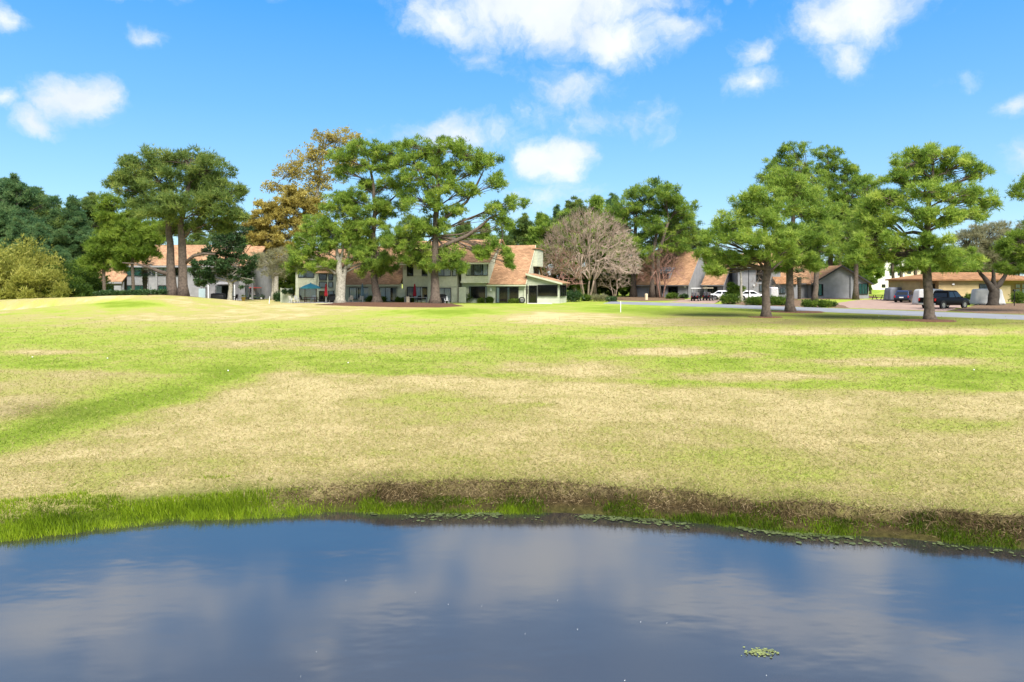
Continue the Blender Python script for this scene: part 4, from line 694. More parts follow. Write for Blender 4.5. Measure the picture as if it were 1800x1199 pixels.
# ------------------------------------------------------------------ buildings
class House:
    def __init__(s, name, label, X, D, th, siding_m, trim_m, roof_m, cat='house', z=0.0, group=None):
        s.th = th; s.o = Vector((X, D, z)); s.root = empty(name, s.o, -th, label, cat, group); s.S, s.Tm, s.Rm = siding_m, trim_m, roof_m
        s.a = Vector((math.cos(th), -math.sin(th), 0)); s.b = Vector((math.sin(th), math.cos(th), 0))
    def px(s, x, y, v=0.0):                       # photo pixel on the plane v -> (u, w)
        d = Vector(((x - CX) / F, 1, -(y - HY) / F)); t = (s.o + s.b * v - Vector((0, 0, CZ))).dot(s.b) / d.dot(s.b); p = Vector((0, 0, CZ)) + d * t - s.o
        return p.dot(s.a), p.z
    def u(s, x, v=0.0): return s.px(x, HY, v)[0]
    def w(s, x, y, v=0.0): return s.px(x, y, v)[1]
    def part(s, name, mb, m, parent=None, bevel=0): return mb.build(name, m, parent or s.root, bevel=bevel)
    def wall(s, u0, u1, v0, v1, w0, w1, m=None): return s.part('wall', MB().bx(u0, u1, v0, v1, w0, w1), m or s.S)
    def slab(s, name, pts, t=.16, m=None):        # sloping roof slab, thickness upward
        p = [Vector(q) for q in pts]; n = (p[1] - p[0]).cross(p[2] - p[0]).normalized(); n = n if n.z > 0 else -n
        return s.part(name, MB().prism(p, n * t), m or s.Rm)
    def fascia(s, u0, u1, v, w, h=.22, t=.05): return s.part('fascia', MB().bx(u0, u1, v - t, v, w - h, w), s.Tm)
    def win(s, x0, y0, x1, y1, v, panes=2, cur=None, fr=None, split=None): u0, w1 = s.px(x0, y0, v); u1, w0 = s.px(x1, y1, v); return s.window(u0, u1, max(w0, .06), w1, v, panes, cur, fr, split)
    def window(s, u0, u1, w0, w1, v, panes=2, cur=None, fr=None, split=None):
        return s.window_at(Vector((u0, v, w0)), Vector((1, 0, 0)), Vector((0, -1, 0)), u1 - u0, w1 - w0, panes, cur, fr, split)
    def window_at(s, o, a, n, W, H, panes=2, cur=None, fr=None, split=None):
        up = Vector((0, 0, 1)); fr = fr or DARKW
        def bar(mb, x0, x1, z0, z1, d0, d1): mb.prism([o + a * x0 + up * z0 + n * d0, o + a * x1 + up * z0 + n * d0, o + a * x1 + up * z1 + n * d0, o + a * x0 + up * z1 + n * d0], n * (d1 - d0))
        f = MB(); e = .06; bar(f, -e, W + e, H, H + e, .0, .12); bar(f, -e, W + e, -e, 0, .0, .14); bar(f, -e, 0, 0, H, 0, .12); bar(f, W, W + e, 0, H, 0, .12)
        for i in range(1, panes): x = W * i / panes; bar(f, x - .03, x + .03, 0, H, .03, .11)
        if split: bar(f, 0, W, H * split - .03, H * split + .03, .032, .108)
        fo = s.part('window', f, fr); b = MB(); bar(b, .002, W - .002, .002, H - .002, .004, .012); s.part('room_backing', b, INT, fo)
        for i in range(panes):
            g = MB(); bar(g, W * i / panes + .031, W * (i + 1) / panes - .031, .003, H - .003, .085, .09); s.part('pane', g, glass(), fo)
        if cur:
            for (m_, a0, a1) in cur:
                k = MB(); P = []; nn = max(3, int(W * (a1 - a0) / .09)); x0, x1 = max(.01, W * a0), min(W - .01, W * a1)
                for i in range(nn + 1): P.append((x0 + (x1 - x0) * i / nn, .035 + .018 * math.sin(i * 1.9)))
                for (xa, da), (xb, db) in zip(P[:-1], P[1:]): k.add([o + a * xa + n * da + up * .01, o + a * xb + n * db + up * .01, o + a * xb + n * db + up * (H - .01), o + a * xa + n * da + up * (H - .01)], [(0, 1, 2, 3)])
                s.part('curtain', k, m_, fo)
        return fo
    def chevron(s, x0, y0, x1, y1, v, n=2):
        u0, w1 = s.px(x0, y0, v); u1, w0 = s.px(x1, y1, v); b = MB().bx(u0, u1, v - .04, v, w0, w1)
        def clip(P, ax, lim, sg):
            out = []
            for i in range(len(P)):
                a, c = P[i], P[(i + 1) % len(P)]; ia, ic = (a[ax] - lim) * sg >= 0, (c[ax] - lim) * sg >= 0
                if ia: out.append(a)
                if ia != ic: t = (lim - a[ax]) / (c[ax] - a[ax]); out.append((a[0] + (c[0] - a[0]) * t, a[1] + (c[1] - a[1]) * t))
            return out
        for i in range(n):
            a, c = u0 + (u1 - u0) * i / n, u0 + (u1 - u0) * (i + 1) / n; sg = 1 if i % 2 == 0 else -1; k = w0 - (c - a) - .2
            while k < w1 + (c - a):
                z0 = k if sg > 0 else k; P = [(a, z0 if sg > 0 else z0 + (c - a)), (c, z0 + (c - a) if sg > 0 else z0), (c, z0 + (c - a) + .11 if sg > 0 else z0 + .11), (a, z0 + .11 if sg > 0 else z0 + (c - a) + .11)]
                P = clip(clip(P, 1, w0, 1), 1, w1, -1) if len(P) > 2 else P
                if len(P) > 2: b.prism([(p[0], v - .042, p[1]) for p in P], (0, -.035, 0))
                k += .24
            b.bx(c - .04, c + .04, v - .09, v - .041, w0, w1)
        b.bx(u0, u1, v - .095, v - .041, w1 - .09, w1); return s.part('chevron_panel', b, s.Tm)
W1, WG, WT = [(WHITEC, 0, 1)], [(GREYC, 0, .45), (WHITEC, .6, 1)], [(TEAL, 0, 1)]

# --- sage townhouse row
TH = R(16)
h = House('townhouse_row', 'sage green townhouse row with orange shingle roofs and chevron panels', 1.78, 89.0, TH, SAGE, SAGE_T, ROOF)
RG = h.w(885, 433, 4.9)                            # ridge height of the steep unit
def steep(u0, u1, eave, ridge, vr=4.9, vb=9.8, step=0):
    h.slab('roof', [(u0, -.45, eave - .40), (u1, -.45, eave - .40), (u1, vr, ridge), (u0, vr, ridge)]); h.slab('roof', [(u0, vr, ridge), (u1, vr, ridge), (u1, vb + .4, eave - .4), (u0, vb + .4, eave - .4)])
    h.fascia(u0, u1, -.46, eave - .30)
# unit E: steep roofed end unit
uL, uR = h.u(859), h.u(924); h.wall(uL, uR, 0, .2, 0, 2.75); steep(uL - .15, uR + .12, 2.75, RG)
h.part('wall', MB().prism([(uR - .1, .2, 0), (uR - .1, 9.6, 0), (uR - .1, 9.6, 2.6), (uR - .1, 4.9, RG - .12), (uR - .1, .2, 2.55)], (-.15, 0, 0)), SAGE)
h.part('rake_board', MB().prism([(uR + .13, -.45, 2.2), (uR + .13, 4.9, RG - .16), (uR + .13, 4.9, RG + .1), (uR + .13, -.45, 2.5)], (.05, 0, 0)), SAGE_T)
h.part('wall', MB().bx(uR - .09, uR + .55, 4.2, 7.4, 4.9, RG - .5), SAGE); h.slab('roof', [(uR - .1, 4.0, RG - .45), (uR + .7, 4.0, RG - .45), (uR + .7, 7.6, RG - .55), (uR - .1, 7.6, RG - .55)], .12)
h.window_at(Vector((uR - .09, 4.6, 3.35)), Vector((0, 1, 0)), Vector((1, 0, 0)), 2.4, 1.5, 2)
h.win(873, 505, 911, 532.5, -.003, 2, [(WHITEC, 0, .12), (GREYC, .5, .6)]); h.part('wall_lamp', MB().bx(h.u(862), h.u(864.5), -.14, 0, 1.55, 1.95), WHITE, bevel=.02)
h.part('downpipe', MB().tube([(uR - .15, -.1, 0), (uR - .15, -.1, 2.4)], .05, 6), SAGE_T)
# unit D: two storey, first floor overhanging
uA, uB = h.u(811, -.55), h.u(859, -.55); W2 = h.w(830, 462, -.55)
h.wall(uA, uB, -.55, 4, 2.75, W2); h.wall(h.u(812), uL, .02, .22, 0, 2.75); h.fascia(uA - .1, uB + .1, -.56, 2.86)
RD = h.w(850, 423, 5.0); h.slab('roof', [(uA - .3, -1.0, W2 - .1), (uB + .25, -1.0, W2 - .1), (uB + .25, 5, RD), (uA - .3, 5, RD)]); h.slab('roof', [(uA - .3, 5, RD), (uB + .25, 5, RD), (uB + .25, 10.5, W2 - .2), (uA - .3, 10.5, W2 - .2)]); h.fascia(uA - .3, uB + .25, -1.01, W2 + .02)
h.part('wall', MB().prism([(uB, -.5, W2 - .1), (uB, 10, W2 - .1), (uB, 5, RD - .15)], (-.15, 0, 0)), SAGE)
h.part('wall', MB().prism([(uA, -.5, W2 - .1), (uA, 10, W2 - .1), (uA, 5, RD - .15)], (.15, 0, 0)), SAGE); h.part('wall', MB().bx(uA, uB, 4, 9.8, 0, W2 - .1), SAGE)
h.win(820.5, 464.5, 857, 483.5, -.553, 3, [(WHITEC, 0, .2), (GREYC, .2, .75), (WHITEC, .8, 1)]); h.chevron(819, 485.5, 858, 496, -.553, 3)
h.win(826, 504.5, 855.5, 524, .017, 1, [(WHITEC, .93, 1), (GREYC, 0, .06)]); h.part('wall', MB().bx(h.u(807, -1.5), h.u(819, -1.5), -1.55, -1.42, .05, 2.1), SAGE_T)
# unit C: two storey flush unit with chevron belt
uA, uB = h.u(708), h.u(803); W2 = h.w(740, 463); h.wall(uA, uB, 0, .25, 0, W2); h.wall(uB - .2, h.u(812), 1.5, 1.7, 0, W2); h.part('wall', MB().bx(uB - .2, uB, .25, 9.6, 0, W2), SAGE); h.part('wall', MB().bx(uA, uA + .2, .25, 9.6, 0, W2), SAGE)
RC = h.w(780, 425, 5.0); h.slab('roof', [(uA - .4, -.6, W2 - .12), (uB + 1, -.6, W2 - .12), (uB + 1, 5, RC), (uA - .4, 5, RC)]); h.slab('roof', [(uA - .4, 5, RC), (uB + 1, 5, RC), (uB + 1, 10.5, W2 - .2), (uA - .4, 10.5, W2 - .2)]); h.fascia(uA - .4, uB + 1, -.61, W2 + .02, .25)
h.part('wall', MB().prism([(uA, .0, W2 - .1), (uA, 10, W2 - .1), (uA, 5, RC - .15)], (.15, 0, 0)), SAGE)
h.win(716.5, 465.5, 726, 484.5, -.003, 1); h.win(742.5, 465.5, 751, 484.5, -.003, 1); h.part('panel', MB().bx(h.u(727), h.u(741.5), -.06, -.002, h.w(730, 484.5), h.w(730, 465.5)), SAGE_T)
h.chevron(715, 486.5, 752, 503.5, -.003, 3); h.win(716.5, 505, 751, 525, -.003, 3, [(GREYC, 0, .3), (WHITEC, .35, .75)]); h.part('pier', MB().bx(h.u(752.5), h.u(757.5), -.22, -.002, 0, W2 - .15), SAGE)
h.win(770, 470, 792, 484.5, -.003, 2, [(GREYC, 0, .5), (WHITEC, .5, 1)]); h.win(796, 470, 802, 484.5, -.003, 1, W1); h.chevron(769.5, 486.5, 803, 504, -.003, 3); h.win(770, 507, 792.5, 529.5, -.003, 2, W1)
# unit B: long low roof running down to single storey eaves
uA, uB, uM = h.u(605), h.u(708), h.u(651); h.wall(uA, uM, .0, .2, 0, 2.5); h.wall(uM, uB - .003, -.5, -.3, 0, 2.6); h.part('wall', MB().bx(uM - .15, uM, -.3, .2, 0, 2.5), SAGE)
RB = RG + .2; h.slab('roof', [(uM - .1, -1.0, 2.35), (uB - .01, -1.0, 2.35), (uB - .01, 4.9, RB), (uM - .1, 4.9, RB)]); h.slab('roof', [(uA - .3, -.45, 2.3), (uM - .12, -.45, 2.3), (uM - .12, 4.9, RB - .3), (uA - .3, 4.9, RB - .3)]); h.slab('roof', [(uA - .3, 4.9, RB - .05), (uB - .01, 4.9, RB - .05), (uB - .01, 10.2, 2.4), (uA - .3, 10.2, 2.4)])
h.fascia(uM - .1, uB, -1.01, 2.5, .26); h.fascia(uA - .3, uM - .12, -.46, 2.45, .24)
for x, y in ((644, 472), (682, 462)):
    uu, ww = h.px(x, y, 2.0); pv = 2.0; sl = (RB - 2.35) / 5.9; z = 2.35 + (pv + 1.0) * sl + .17; h.part('skylight', MB().prism([(uu - .5, pv, z), (uu + .5, pv, z), (uu + .5, pv + .7, z + .7 * sl), (uu - .5, pv + .7, z + .7 * sl)], (0, -.08, .1)), mat('skylight_glass', (.45, .55, .62), .15, .1))
h.win(668, 506, 698, 529.5, -.503, 3, [(WHITEC, 0, .62), (GREYC, .75, 1)]); h.win(615, 506, 651, 525.5, -.003, 3, [(WHITEC, 0, .4), (GREYC, .45, .6), (WHITEC, .66, 1)]); h.part('privacy_panel', MB().bx(h.u(700), h.u(715), -.62, -.55, .05, h.w(705, 507)), SAGE_T)
# unit A: left end unit with small bay
uA, uB = h.u(519.5), h.u(605); W2 = h.w(540, 470); h.wall(uA, uB, 0, .25, 0, W2); h.part('wall', MB().bx(uA, uA + .2, .25, 9.6, 0, W2), SAGE); RA = h.w(560, 440, 5)
h.slab('roof', [(uA - .4, -.6, W2 - .12), (uB, -.6, W2 - .12), (uB, 5, RA), (uA - .4, 5, RA)]); h.slab('roof', [(uA - .4, 5, RA), (uB, 5, RA), (uB, 10.4, W2 - .2), (uA - .4, 10.4, W2 - .2)]); h.part('wall', MB().prism([(uA, 0, W2 - .1), (uA, 10, W2 - .1), (uA, 5, RA - .15)], (.15, 0, 0)), SAGE); h.part('wall', MB().prism([(uB, 0, W2 - .1), (uB, 10, W2 - .1), (uB, 5, RA - .15)], (-.15, 0, 0)), SAGE)
h.fascia(uA - .4, uB, -.61, W2 + .02); h.win(525.5, 474.5, 552, 487.5, -.003, 2, [(WHITEC, 0, .3), (GREYC, .5, 1)]); h.chevron(525, 489.5, 556, 505.5, -.003, 2); h.win(527, 507.5, 556, 526, -.003, 3, W1)
ub0, ub1 = h.u(559, -.6), h.u(591, -.6); wb = h.w(570, 480, -.6); h.wall(ub0, ub1, -.6, -.002, 0, wb); h.slab('roof', [(ub0 - .2, -.9, wb - .05), (ub1 + .2, -.9, wb - .05), (ub1 + .2, -.005, wb + .5), (ub0 - .2, -.005, wb + .5)], .1)
h.win(562, 482.5, 574, 492, -.603, 1); h.win(578.5, 482.5, 585, 492, -.603, 1); h.win(562, 496.5, 574, 504.5, -.603, 1, W1); h.win(578.5, 496.5, 585, 504.5, -.603, 1, W1); h.win(562, 512, 574, 529.5, -.603, 1); h.win(578.5, 512, 586, 529.5, -.603, 1, W1)
# sunroom on the right gable end
u0, u1 = uR + .12, h.u(983, .3); wl, wr = h.w(930, 482, .3), h.w(984, 497, .3)
h.part('wall', MB().prism([(u0, .3, 0), (u1, .3, 0), (u1, .3, wr), (u0, .3, wl)], (0, .15, 0)), SAGE); h.part('wall', MB().prism([(u1 - .15, .45, 0), (u1 - .15, 5, 0), (u1 - .15, 5, wr - .03), (u1 - .15, .45, wr - .03)], (.15, 0, 0)), SAGE)
h.slab('roof', [(u0 - .1, -.1, wl + .02), (u1 + .5, -.1, wr - .12), (u1 + .5, 5.2, wr - .12), (u0 - .1, 5.2, wl + .02)], .1); h.part('fascia', MB().prism([(u0 - .1, -.11, wl - .12), (u1 + .5, -.11, wr - .26), (u1 + .5, -.11, wr - .02), (u0 - .1, -.11, wl + .12)], (0, -.04, 0)), SAGE_T)
dr = h.win(930.5, 502.5, 943.5, 533, .297, 1); dr.name = 'screen_door'; h.win(946, 501.5, 979.5, 520, .297, 1); h.window_at(Vector((u1 + .002, .7, .95)), Vector((0, 1, 0)), Vector((1, 0, 0)), 3.6, 1.35, 3)
h.part('wall_lamp', MB().bx(h.u(926.5), h.u(927.7), -.1, 0, 1.2, 2.3), BLACK)

# --- gray townhouse on the left
g = House('townhouse', 'gray two-storey townhouse with teal blinds behind the mound', -52.5, 105.0, 0, GRAY, GRAY_T, ROOF); h = g
uA, uB = g.u(222), g.u(345); W2 = g.w(240, 467); g.wall(uA, uB, 0, .25, 0, W2); RA = g.w(310, 432, 5); g.slab('roof', [(uA - .4, -.7, W2 - .1), (uB + 6.5, -.7, W2 - .1), (uB + 6.5, 5, RA), (uA - .4, 5, RA)]); g.slab('roof', [(uA - .4, 5, RA), (uB + 6.5, 5, RA), (uB + 6.5, 10.5, W2 - .2), (uA - .4, 10.5, W2 - .2)]); g.fascia(uA - .4, uB + 6.5, -.71, W2 + .03, .3)
g.part('wall', MB().prism([(uA, 0, 0), (uA, 10, 0), (uA, 10, W2 - .1), (uA, 5, RA - .15), (uA, 0, W2 - .1)], (.15, 0, 0)), GRAY); g.win(223.8, 468.5, 249, 484.5, -.003, 2, WT); g.chevron(223.5, 486.5, 257, 501, -.003, 3); g.win(224, 502.8, 259, 525, -.003, 3, [(TEAL, 0, 1)])
g.part('pier', MB().bx(g.u(260), g.u(262), -.3, -.002, 0, W2 - .2), GRAY_T); g.win(269, 468.5, 274, 483, -.003, 1, [(GREYC, 0, 1)]); g.part('pier', MB().bx(g.u(275), g.u(277.5), -.3, -.002, 0, W2 - .2), GRAY_T); g.win(278, 469.5, 296.5, 483.5, -.003, 2, W1); g.chevron(278, 486.5, 300, 501, -.003, 2); g.win(279, 503, 296, 525, -.003, 2, WT); g.win(308, 468, 322, 484, -.003, 1)
uC = g.u(437); g.wall(uB, uC, 1.0, 1.25, 0, W2 - .1); g.wall(g.u(420, -.6), g.u(431, -.6), -.6, 1.0, 0, 4.9); g.win(432, 502.5, 437, 522, -.6, 1, W1); g.part('wall', MB().prism([(uC + .6, 0, 0), (uC + .6, 10, 0), (uC + .6, 10, W2 - .1), (uC + .6, 5, RA - .15), (uC + .6, 0, W2 - .1)], (-.15, 0, 0)), GRAY)
g.slab('roof', [(uB + 6.52, -.7, W2 - .25), (uC + .9, -.7, W2 - .25), (uC + .9, 5, RA - .2), (uB + 6.52, 5, RA - .2)]); g.slab('roof', [(uB + 6.52, 5, RA - .2), (uC + .9, 5, RA - .2), (uC + .9, 10.5, W2 - .3), (uB + 6.52, 10.5, W2 - .3)])
g.win(380, 503, 390, 524, .99, 1, W1); g.win(391, 503, 404, 524, .99, 1); g.win(405, 503, 412, 524, .99, 1, W1); g.slab('porch_roof', [(g.u(379), -.5, 2.35), (g.u(407), -.5, 2.35), (g.u(407), 1.0, 2.75), (g.u(379), 1.0, 2.75)], .1, GRAY_T)
sh = MB().bx(g.u(341), g.u(364), -1.5, .9, 0, 2.0); g.part('store_room', sh, GRAY); g.part('door', MB().bx(g.u(349.5, -1.5), g.u(361, -1.5), -1.56, -1.502, .1, 1.75), mat('blue_gray_door', (.33, .42, .46), .6, .06))
for x in (366, 412): g.part('post', MB().bx(g.u(x, -.5) - .08, g.u(x, -.5) + .08, -.5, -.34, 0, 2.35), WHITE)
uW0, uW1 = g.u(160, -1), g.u(217, -1); WE = g.w(190, 495, -1); g.wall(uW0, uW1, -1, -.8, 0, WE); g.slab('roof', [(uW0 - .4, -1.6, WE - .15), (uW1 + .1, -1.6, WE - .15), (uW1 + .1, 4.0, RA - 1.8), (uW0 - .4, 4.0, RA - 1.8)]); g.slab('roof', [(uW0 - .4, 4, RA - 1.8), (uW1 + .1, 4, RA - 1.8), (uW1 + .1, 10, WE), (uW0 - .4, 10, WE)]); g.fascia(uW0 - .4, uW1 + .1, -1.61, WE + .02, .32)
g.part('wall', MB().prism([(uW0, -1, 0), (uW0, 9.5, 0), (uW0, 9.5, WE), (uW0, 4, RA - 2), (uW0, -1, WE)], (.15, 0, 0)), GRAY); g.win(177, 504, 207, 520, -1.003, 3, [(TEAL, 0, .62)]); g.wall(g.u(148, .5), uW0, .5, .7, 0, WE - .6); g.slab('roof', [(g.u(146, .5), -.1, WE - .7), (uW0 - .42, -.1, WE - .7), (uW0 - .42, 4, RA - 2.6), (g.u(146, .5), 4, RA - 2.6)])
g.part('patio_wall', MB().bx(g.u(201, -3), g.u(213, -3), -3.1, -2.95, 0, 2.2), GRAY_T)

# --- gray house group on the right
def slope_house(label, cpx, D, th, width, depth, eave, ridge, roof=None, sid=None, trim=None):
    X = (cpx - CX) / F * D; k = House('house', label, X, D, th, sid or GRAY, trim or GRAY_T, roof or ROOF); vr = depth / 2
    k.wall(-width, 0, 0, .2, 0, eave); k.part('wall', MB().prism([(-.002, .0, 0), (-.002, depth, 0), (-.002, depth, eave), (-.002, vr, ridge - .15), (-.002, 0, eave)], (-.2, 0, 0)), k.S); k.part('wall', MB().prism([(-width, .2, 0), (-width, depth, 0), (-width, depth, eave), (-width, vr, ridge - .15), (-width, .2, eave)], (.2, 0, 0)), k.S)
    k.wall(-width, 0, depth - .2, depth, 0, eave); sl = (ridge - eave) / vr
    k.slab('roof', [(-width - .3, -.5, eave - .5 * sl), (.25, -.5, eave - .5 * sl), (.25, vr, ridge), (-width - .3, vr, ridge)]); k.slab('roof', [(-width - .3, vr, ridge), (.25, vr, ridge), (.25, depth + .5, eave - .5 * sl), (-width - .3, depth + .5, eave - .5 * sl)])
    k.fascia(-width - .3, .25, -.51, eave - .5 * sl + .16); k.part('rake_board', MB().prism([(.252, -.5, eave - .5 * sl - .1), (.252, vr, ridge - .1), (.252, vr, ridge + .14), (.252, -.5, eave - .5 * sl + .14)], (.05, 0, 0)), k.Tm); return k
k = slope_house('gray house with a steep orange roof and roof dormer behind the golf carts', 1210, 117, R(34), 9.5, 12.5, 2.55, 8.2)
k.wall(-5.6, -3.5, .6, .75, 2.6, 4.6, GRAY); k.slab('roof', [(-5.8, .5, 4.55), (-3.3, .5, 4.55), (-3.3, 3.4, 5.4), (-5.8, 3.4, 5.4)], .1, GRAY_T); k.part('dormer_cheek', MB().prism([(-3.5, .75, 2.9), (-3.5, 3.2, 5.3), (-3.5, .75, 4.6)], (-.12, 0, 0)), GRAY); k.window(-5.3, -3.8, 3.3, 4.2, .598, 1)
dd = k.window(-3.5, -1.9, .1, 2.2, -.003, 1); dd.name = 'doorway'; k.window(-6.4, -4.6, .9, 2.1, -.003, 2); k.part('wall_lamp', MB().bx(-.7, -.4, -.15, 0, 1.8, 2.0), WHITE); k.part('wall_lamp', MB().box((.1, 6.5, 2.3), (.2, .25, .2)), WHITE); k.slab('porch_roof', [(.0, 7.4, 2.9), (1.2, 7.4, 2.6), (1.2, 9.6, 2.6), (0, 9.6, 2.9)], .1, GRAY_T)
k = slope_house('gray house with lower orange roof behind the white cars', 1271, 116, R(34), 3.3, 9.5, 2.5, 6.2); k.window(-2.6, -1.0, .9, 2.1, -.003, 2)
k = House('house', 'tall gray flat-fronted house with stacked stair windows by the lamp', 43.0, 114, R(6), GRAY, GRAY_T, ROOF); u0, u1 = k.u(1297), k.u(1372); W2 = k.w(1340, 470); k.wall(u0, u1, 0, .25, 0, W2); RA = k.w(1340, 447, 5); k.slab('roof', [(u0 - .4, -.5, W2 - .1), (u1 + .4, -.5, W2 - .1), (u1 + .4, 5, RA), (u0 - .4, 5, RA)]); k.slab('roof', [(u0 - .4, 5, RA), (u1 + .4, 5, RA), (u1 + .4, 10, W2), (u0 - .4, 10, W2)])
for q in (u0, u1 - .15): k.part('wall', MB().prism([(q, .25, 0), (q, 10, 0), (q, 10, W2), (q, 5, RA - .15), (q, .25, W2)], (.15, 0, 0)), GRAY)
k.win(1330, 472, 1340, 480, -.003, 1); k.win(1330, 482, 1340, 493.5, -.003, 1); k.win(1335, 500, 1342, 512, -.003, 1, W1); k.part('pier', MB().bx(k.u(1341.5), k.u(1344), -.3, -.003, 0, W2 - .1), GRAY_T); k.fascia(u0 - .4, u1 + .4, -.51, W2 + .02)
k.part('wall_lamp', MB().bx(k.u(1324), k.u(1326), -.2, 0, 2.0, 2.3), WHITE); k.wall(k.u(1366, -2), k.u(1402, -2), -2, -1.85, 0, 2.45); k.slab('porch_roof', [(k.u(1364, -2.4), -2.4, 2.35), (k.u(1402, -2.4), -2.4, 2.35), (k.u(1402, -2.4), -.02, 3.5), (k.u(1364, -2.4), -.02, 3.5)], .12, ROOF_T); k.win(1368, 506, 1380, 515, -2.003, 3, W1)
k = slope_house('gray house with brown roof half hidden by pine trunks', 1424, 113, R(8), 5.0, 10, 2.9, 7.6); k = None
k = House('house', 'gray gable-fronted house with tall corner windows beyond the pines', 53.5, 112, R(-4), GRAY, GRAY_T, ROOF); u0, u1 = k.u(1428), k.u(1527); um = k.u(1478); WA = k.w(1478, 468); WE = k.w(1527, 497)
k.part('wall', MB().prism([(u0, 0, 0), (u1, 0, 0), (u1, 0, WE), (um, 0, WA), (u0, 0, WE)], (0, .2, 0)), GRAY)
for sg, ue in ((-1, u0), (1, u1)):
    k.slab('roof', [(um, -.5, WA), (ue + sg * .5, -.5, WE - .35), (ue + sg * .5, 11, WE - .35), (um, 11, WA)]); k.part('wall', MB().bx(ue - .1, ue + .1, .2, 10.5, 0, WE - .1), GRAY); k.part('rake_board', MB().prism([(um, -.51, WA - .1), (ue + sg * .5, -.51, WE - .45), (ue + sg * .5, -.51, WE - .17), (um, -.51, WA + .2)], (0, -.05, 0)), DARKW)
k.win(1510, 499, 1525, 516.5, -.003, 3, [(TEAL, 0, .9)]); k.win(1434, 500, 1446, 519, -.003, 1, [(TEAL, .4, .8)]); dd = k.win(1425.5, 497, 1433, 521, -.003, 1); dd.name = 'doorway'; k.part('pier', MB().bx(k.u(1494), k.u(1496), -.2, -.003, 0, WE + 1), GRAY_T)
# --- tan house
k = House('house', 'tan lap-sided single-storey house with terracotta hip roof behind the pickup', 62, 93, R(4), TAN, TAN_T, ROOF_T); u0, u1, uc = k.u(1617), k.u(1830), k.u(1680, -1); WE = k.w(1700, 491)
k.wall(u0, uc, 0, .2, 0, WE); k.wall(k.u(1650, -1), k.u(1738, -1), -1, 5, 0, WE + .05); k.wall(k.u(1738, 1.2), u1, 1.2, 1.4, 0, WE); k.part('wall', MB().bx(u0, u0 + .2, .2, 9, 0, WE), TAN)
def hip(k, a, b, c, d, z0, z1, m): i = min(b - a, d - c) / 2 * .8; k.part('roof', MB().add([(a, c, z0), (b, c, z0), (b, d, z0), (a, d, z0), (a + i, (c + d) / 2, z1), (b - i, (c + d) / 2, z1), (a, c, z0 - .2), (b, c, z0 - .2), (b, d, z0 - .2), (a, d, z0 - .2)], [(0, 1, 5, 4), (1, 2, 5), (2, 3, 4, 5), (3, 0, 4), (6, 7, 1, 0), (7, 8, 2, 1), (8, 9, 3, 2), (9, 6, 0, 3), (6, 9, 8, 7)]), m)
hip(k, u0 - .5, u1, -1.6, 9, WE + .02, WE + 1.0, ROOF_T); k.win(1636, 500, 1651, 507, -.003, 1); k.win(1722, 500, 1736, 512, -1.003, 1, [(GREYC, 0, 1)]); k.part('wall_lamp', MB().bx(k.u(1673, -1), k.u(1677, -1), -1.15, -1, 2.35, 2.6), WHITE)
k.win(1785, 500, 1793, 506, 1.197, 1, W1, TAN_T); k.win(1796, 500, 1806, 506, 1.197, 1, W1, TAN_T); k.win(1785, 508, 1792, 518, 1.197, 1, W1, TAN_T); k.win(1796, 508, 1806, 518, 1.197, 1, W1, TAN_T); k.part('fence_panel', MB().bx(k.u(1756, -.8), k.u(1776, -.8), -.85, -.78, 0, 2.3), TAN_T)
# --- far white block
k = House('apartment_building', 'far white stucco building with arched doorways across the lawn', 137, 230, R(-8), mat('white_stucco', (.72, .69, .64), .9, .06), WHITE, ROOF); u0, u1 = k.u(1528), k.u(1640); k.wall(u0, k.u(1590), 0, 12, 0, 11); k.wall(k.u(1590), u1, 1.5, 12, 0, 8.6, mat('cream_stucco', (.62, .52, .36), .9, .06))
hip(k, u0 - 1, u1 + 1, -1, 13, 11.05, 14, ROOF)
for x, y0, y1 in [(1536, 476, 484), (1548, 476, 484), (1564, 476, 484), (1578, 476, 484), (1536, 491, 497), (1595, 474, 481), (1595, 490, 498), (1606, 474, 481), (1606, 490, 498), (1550, 500, 505)]: k.win(x, y0, x + 6, y1, 0 if x < 1590 else 1.5, 1)
for x in (1563, 1576):
    uu, ww = k.px(x + 3.5, 498, -.003); P = [(uu - .8, -.02, .05), (uu + .8, -.02, .05)] + [(uu + .8 * math.cos(a), -.02, 1.9 + .8 * math.sin(a)) for a in np.linspace(0, math.pi, 9)]; k.part('arched_doorway', MB().prism(P, (0, -.05, 0)), INT)

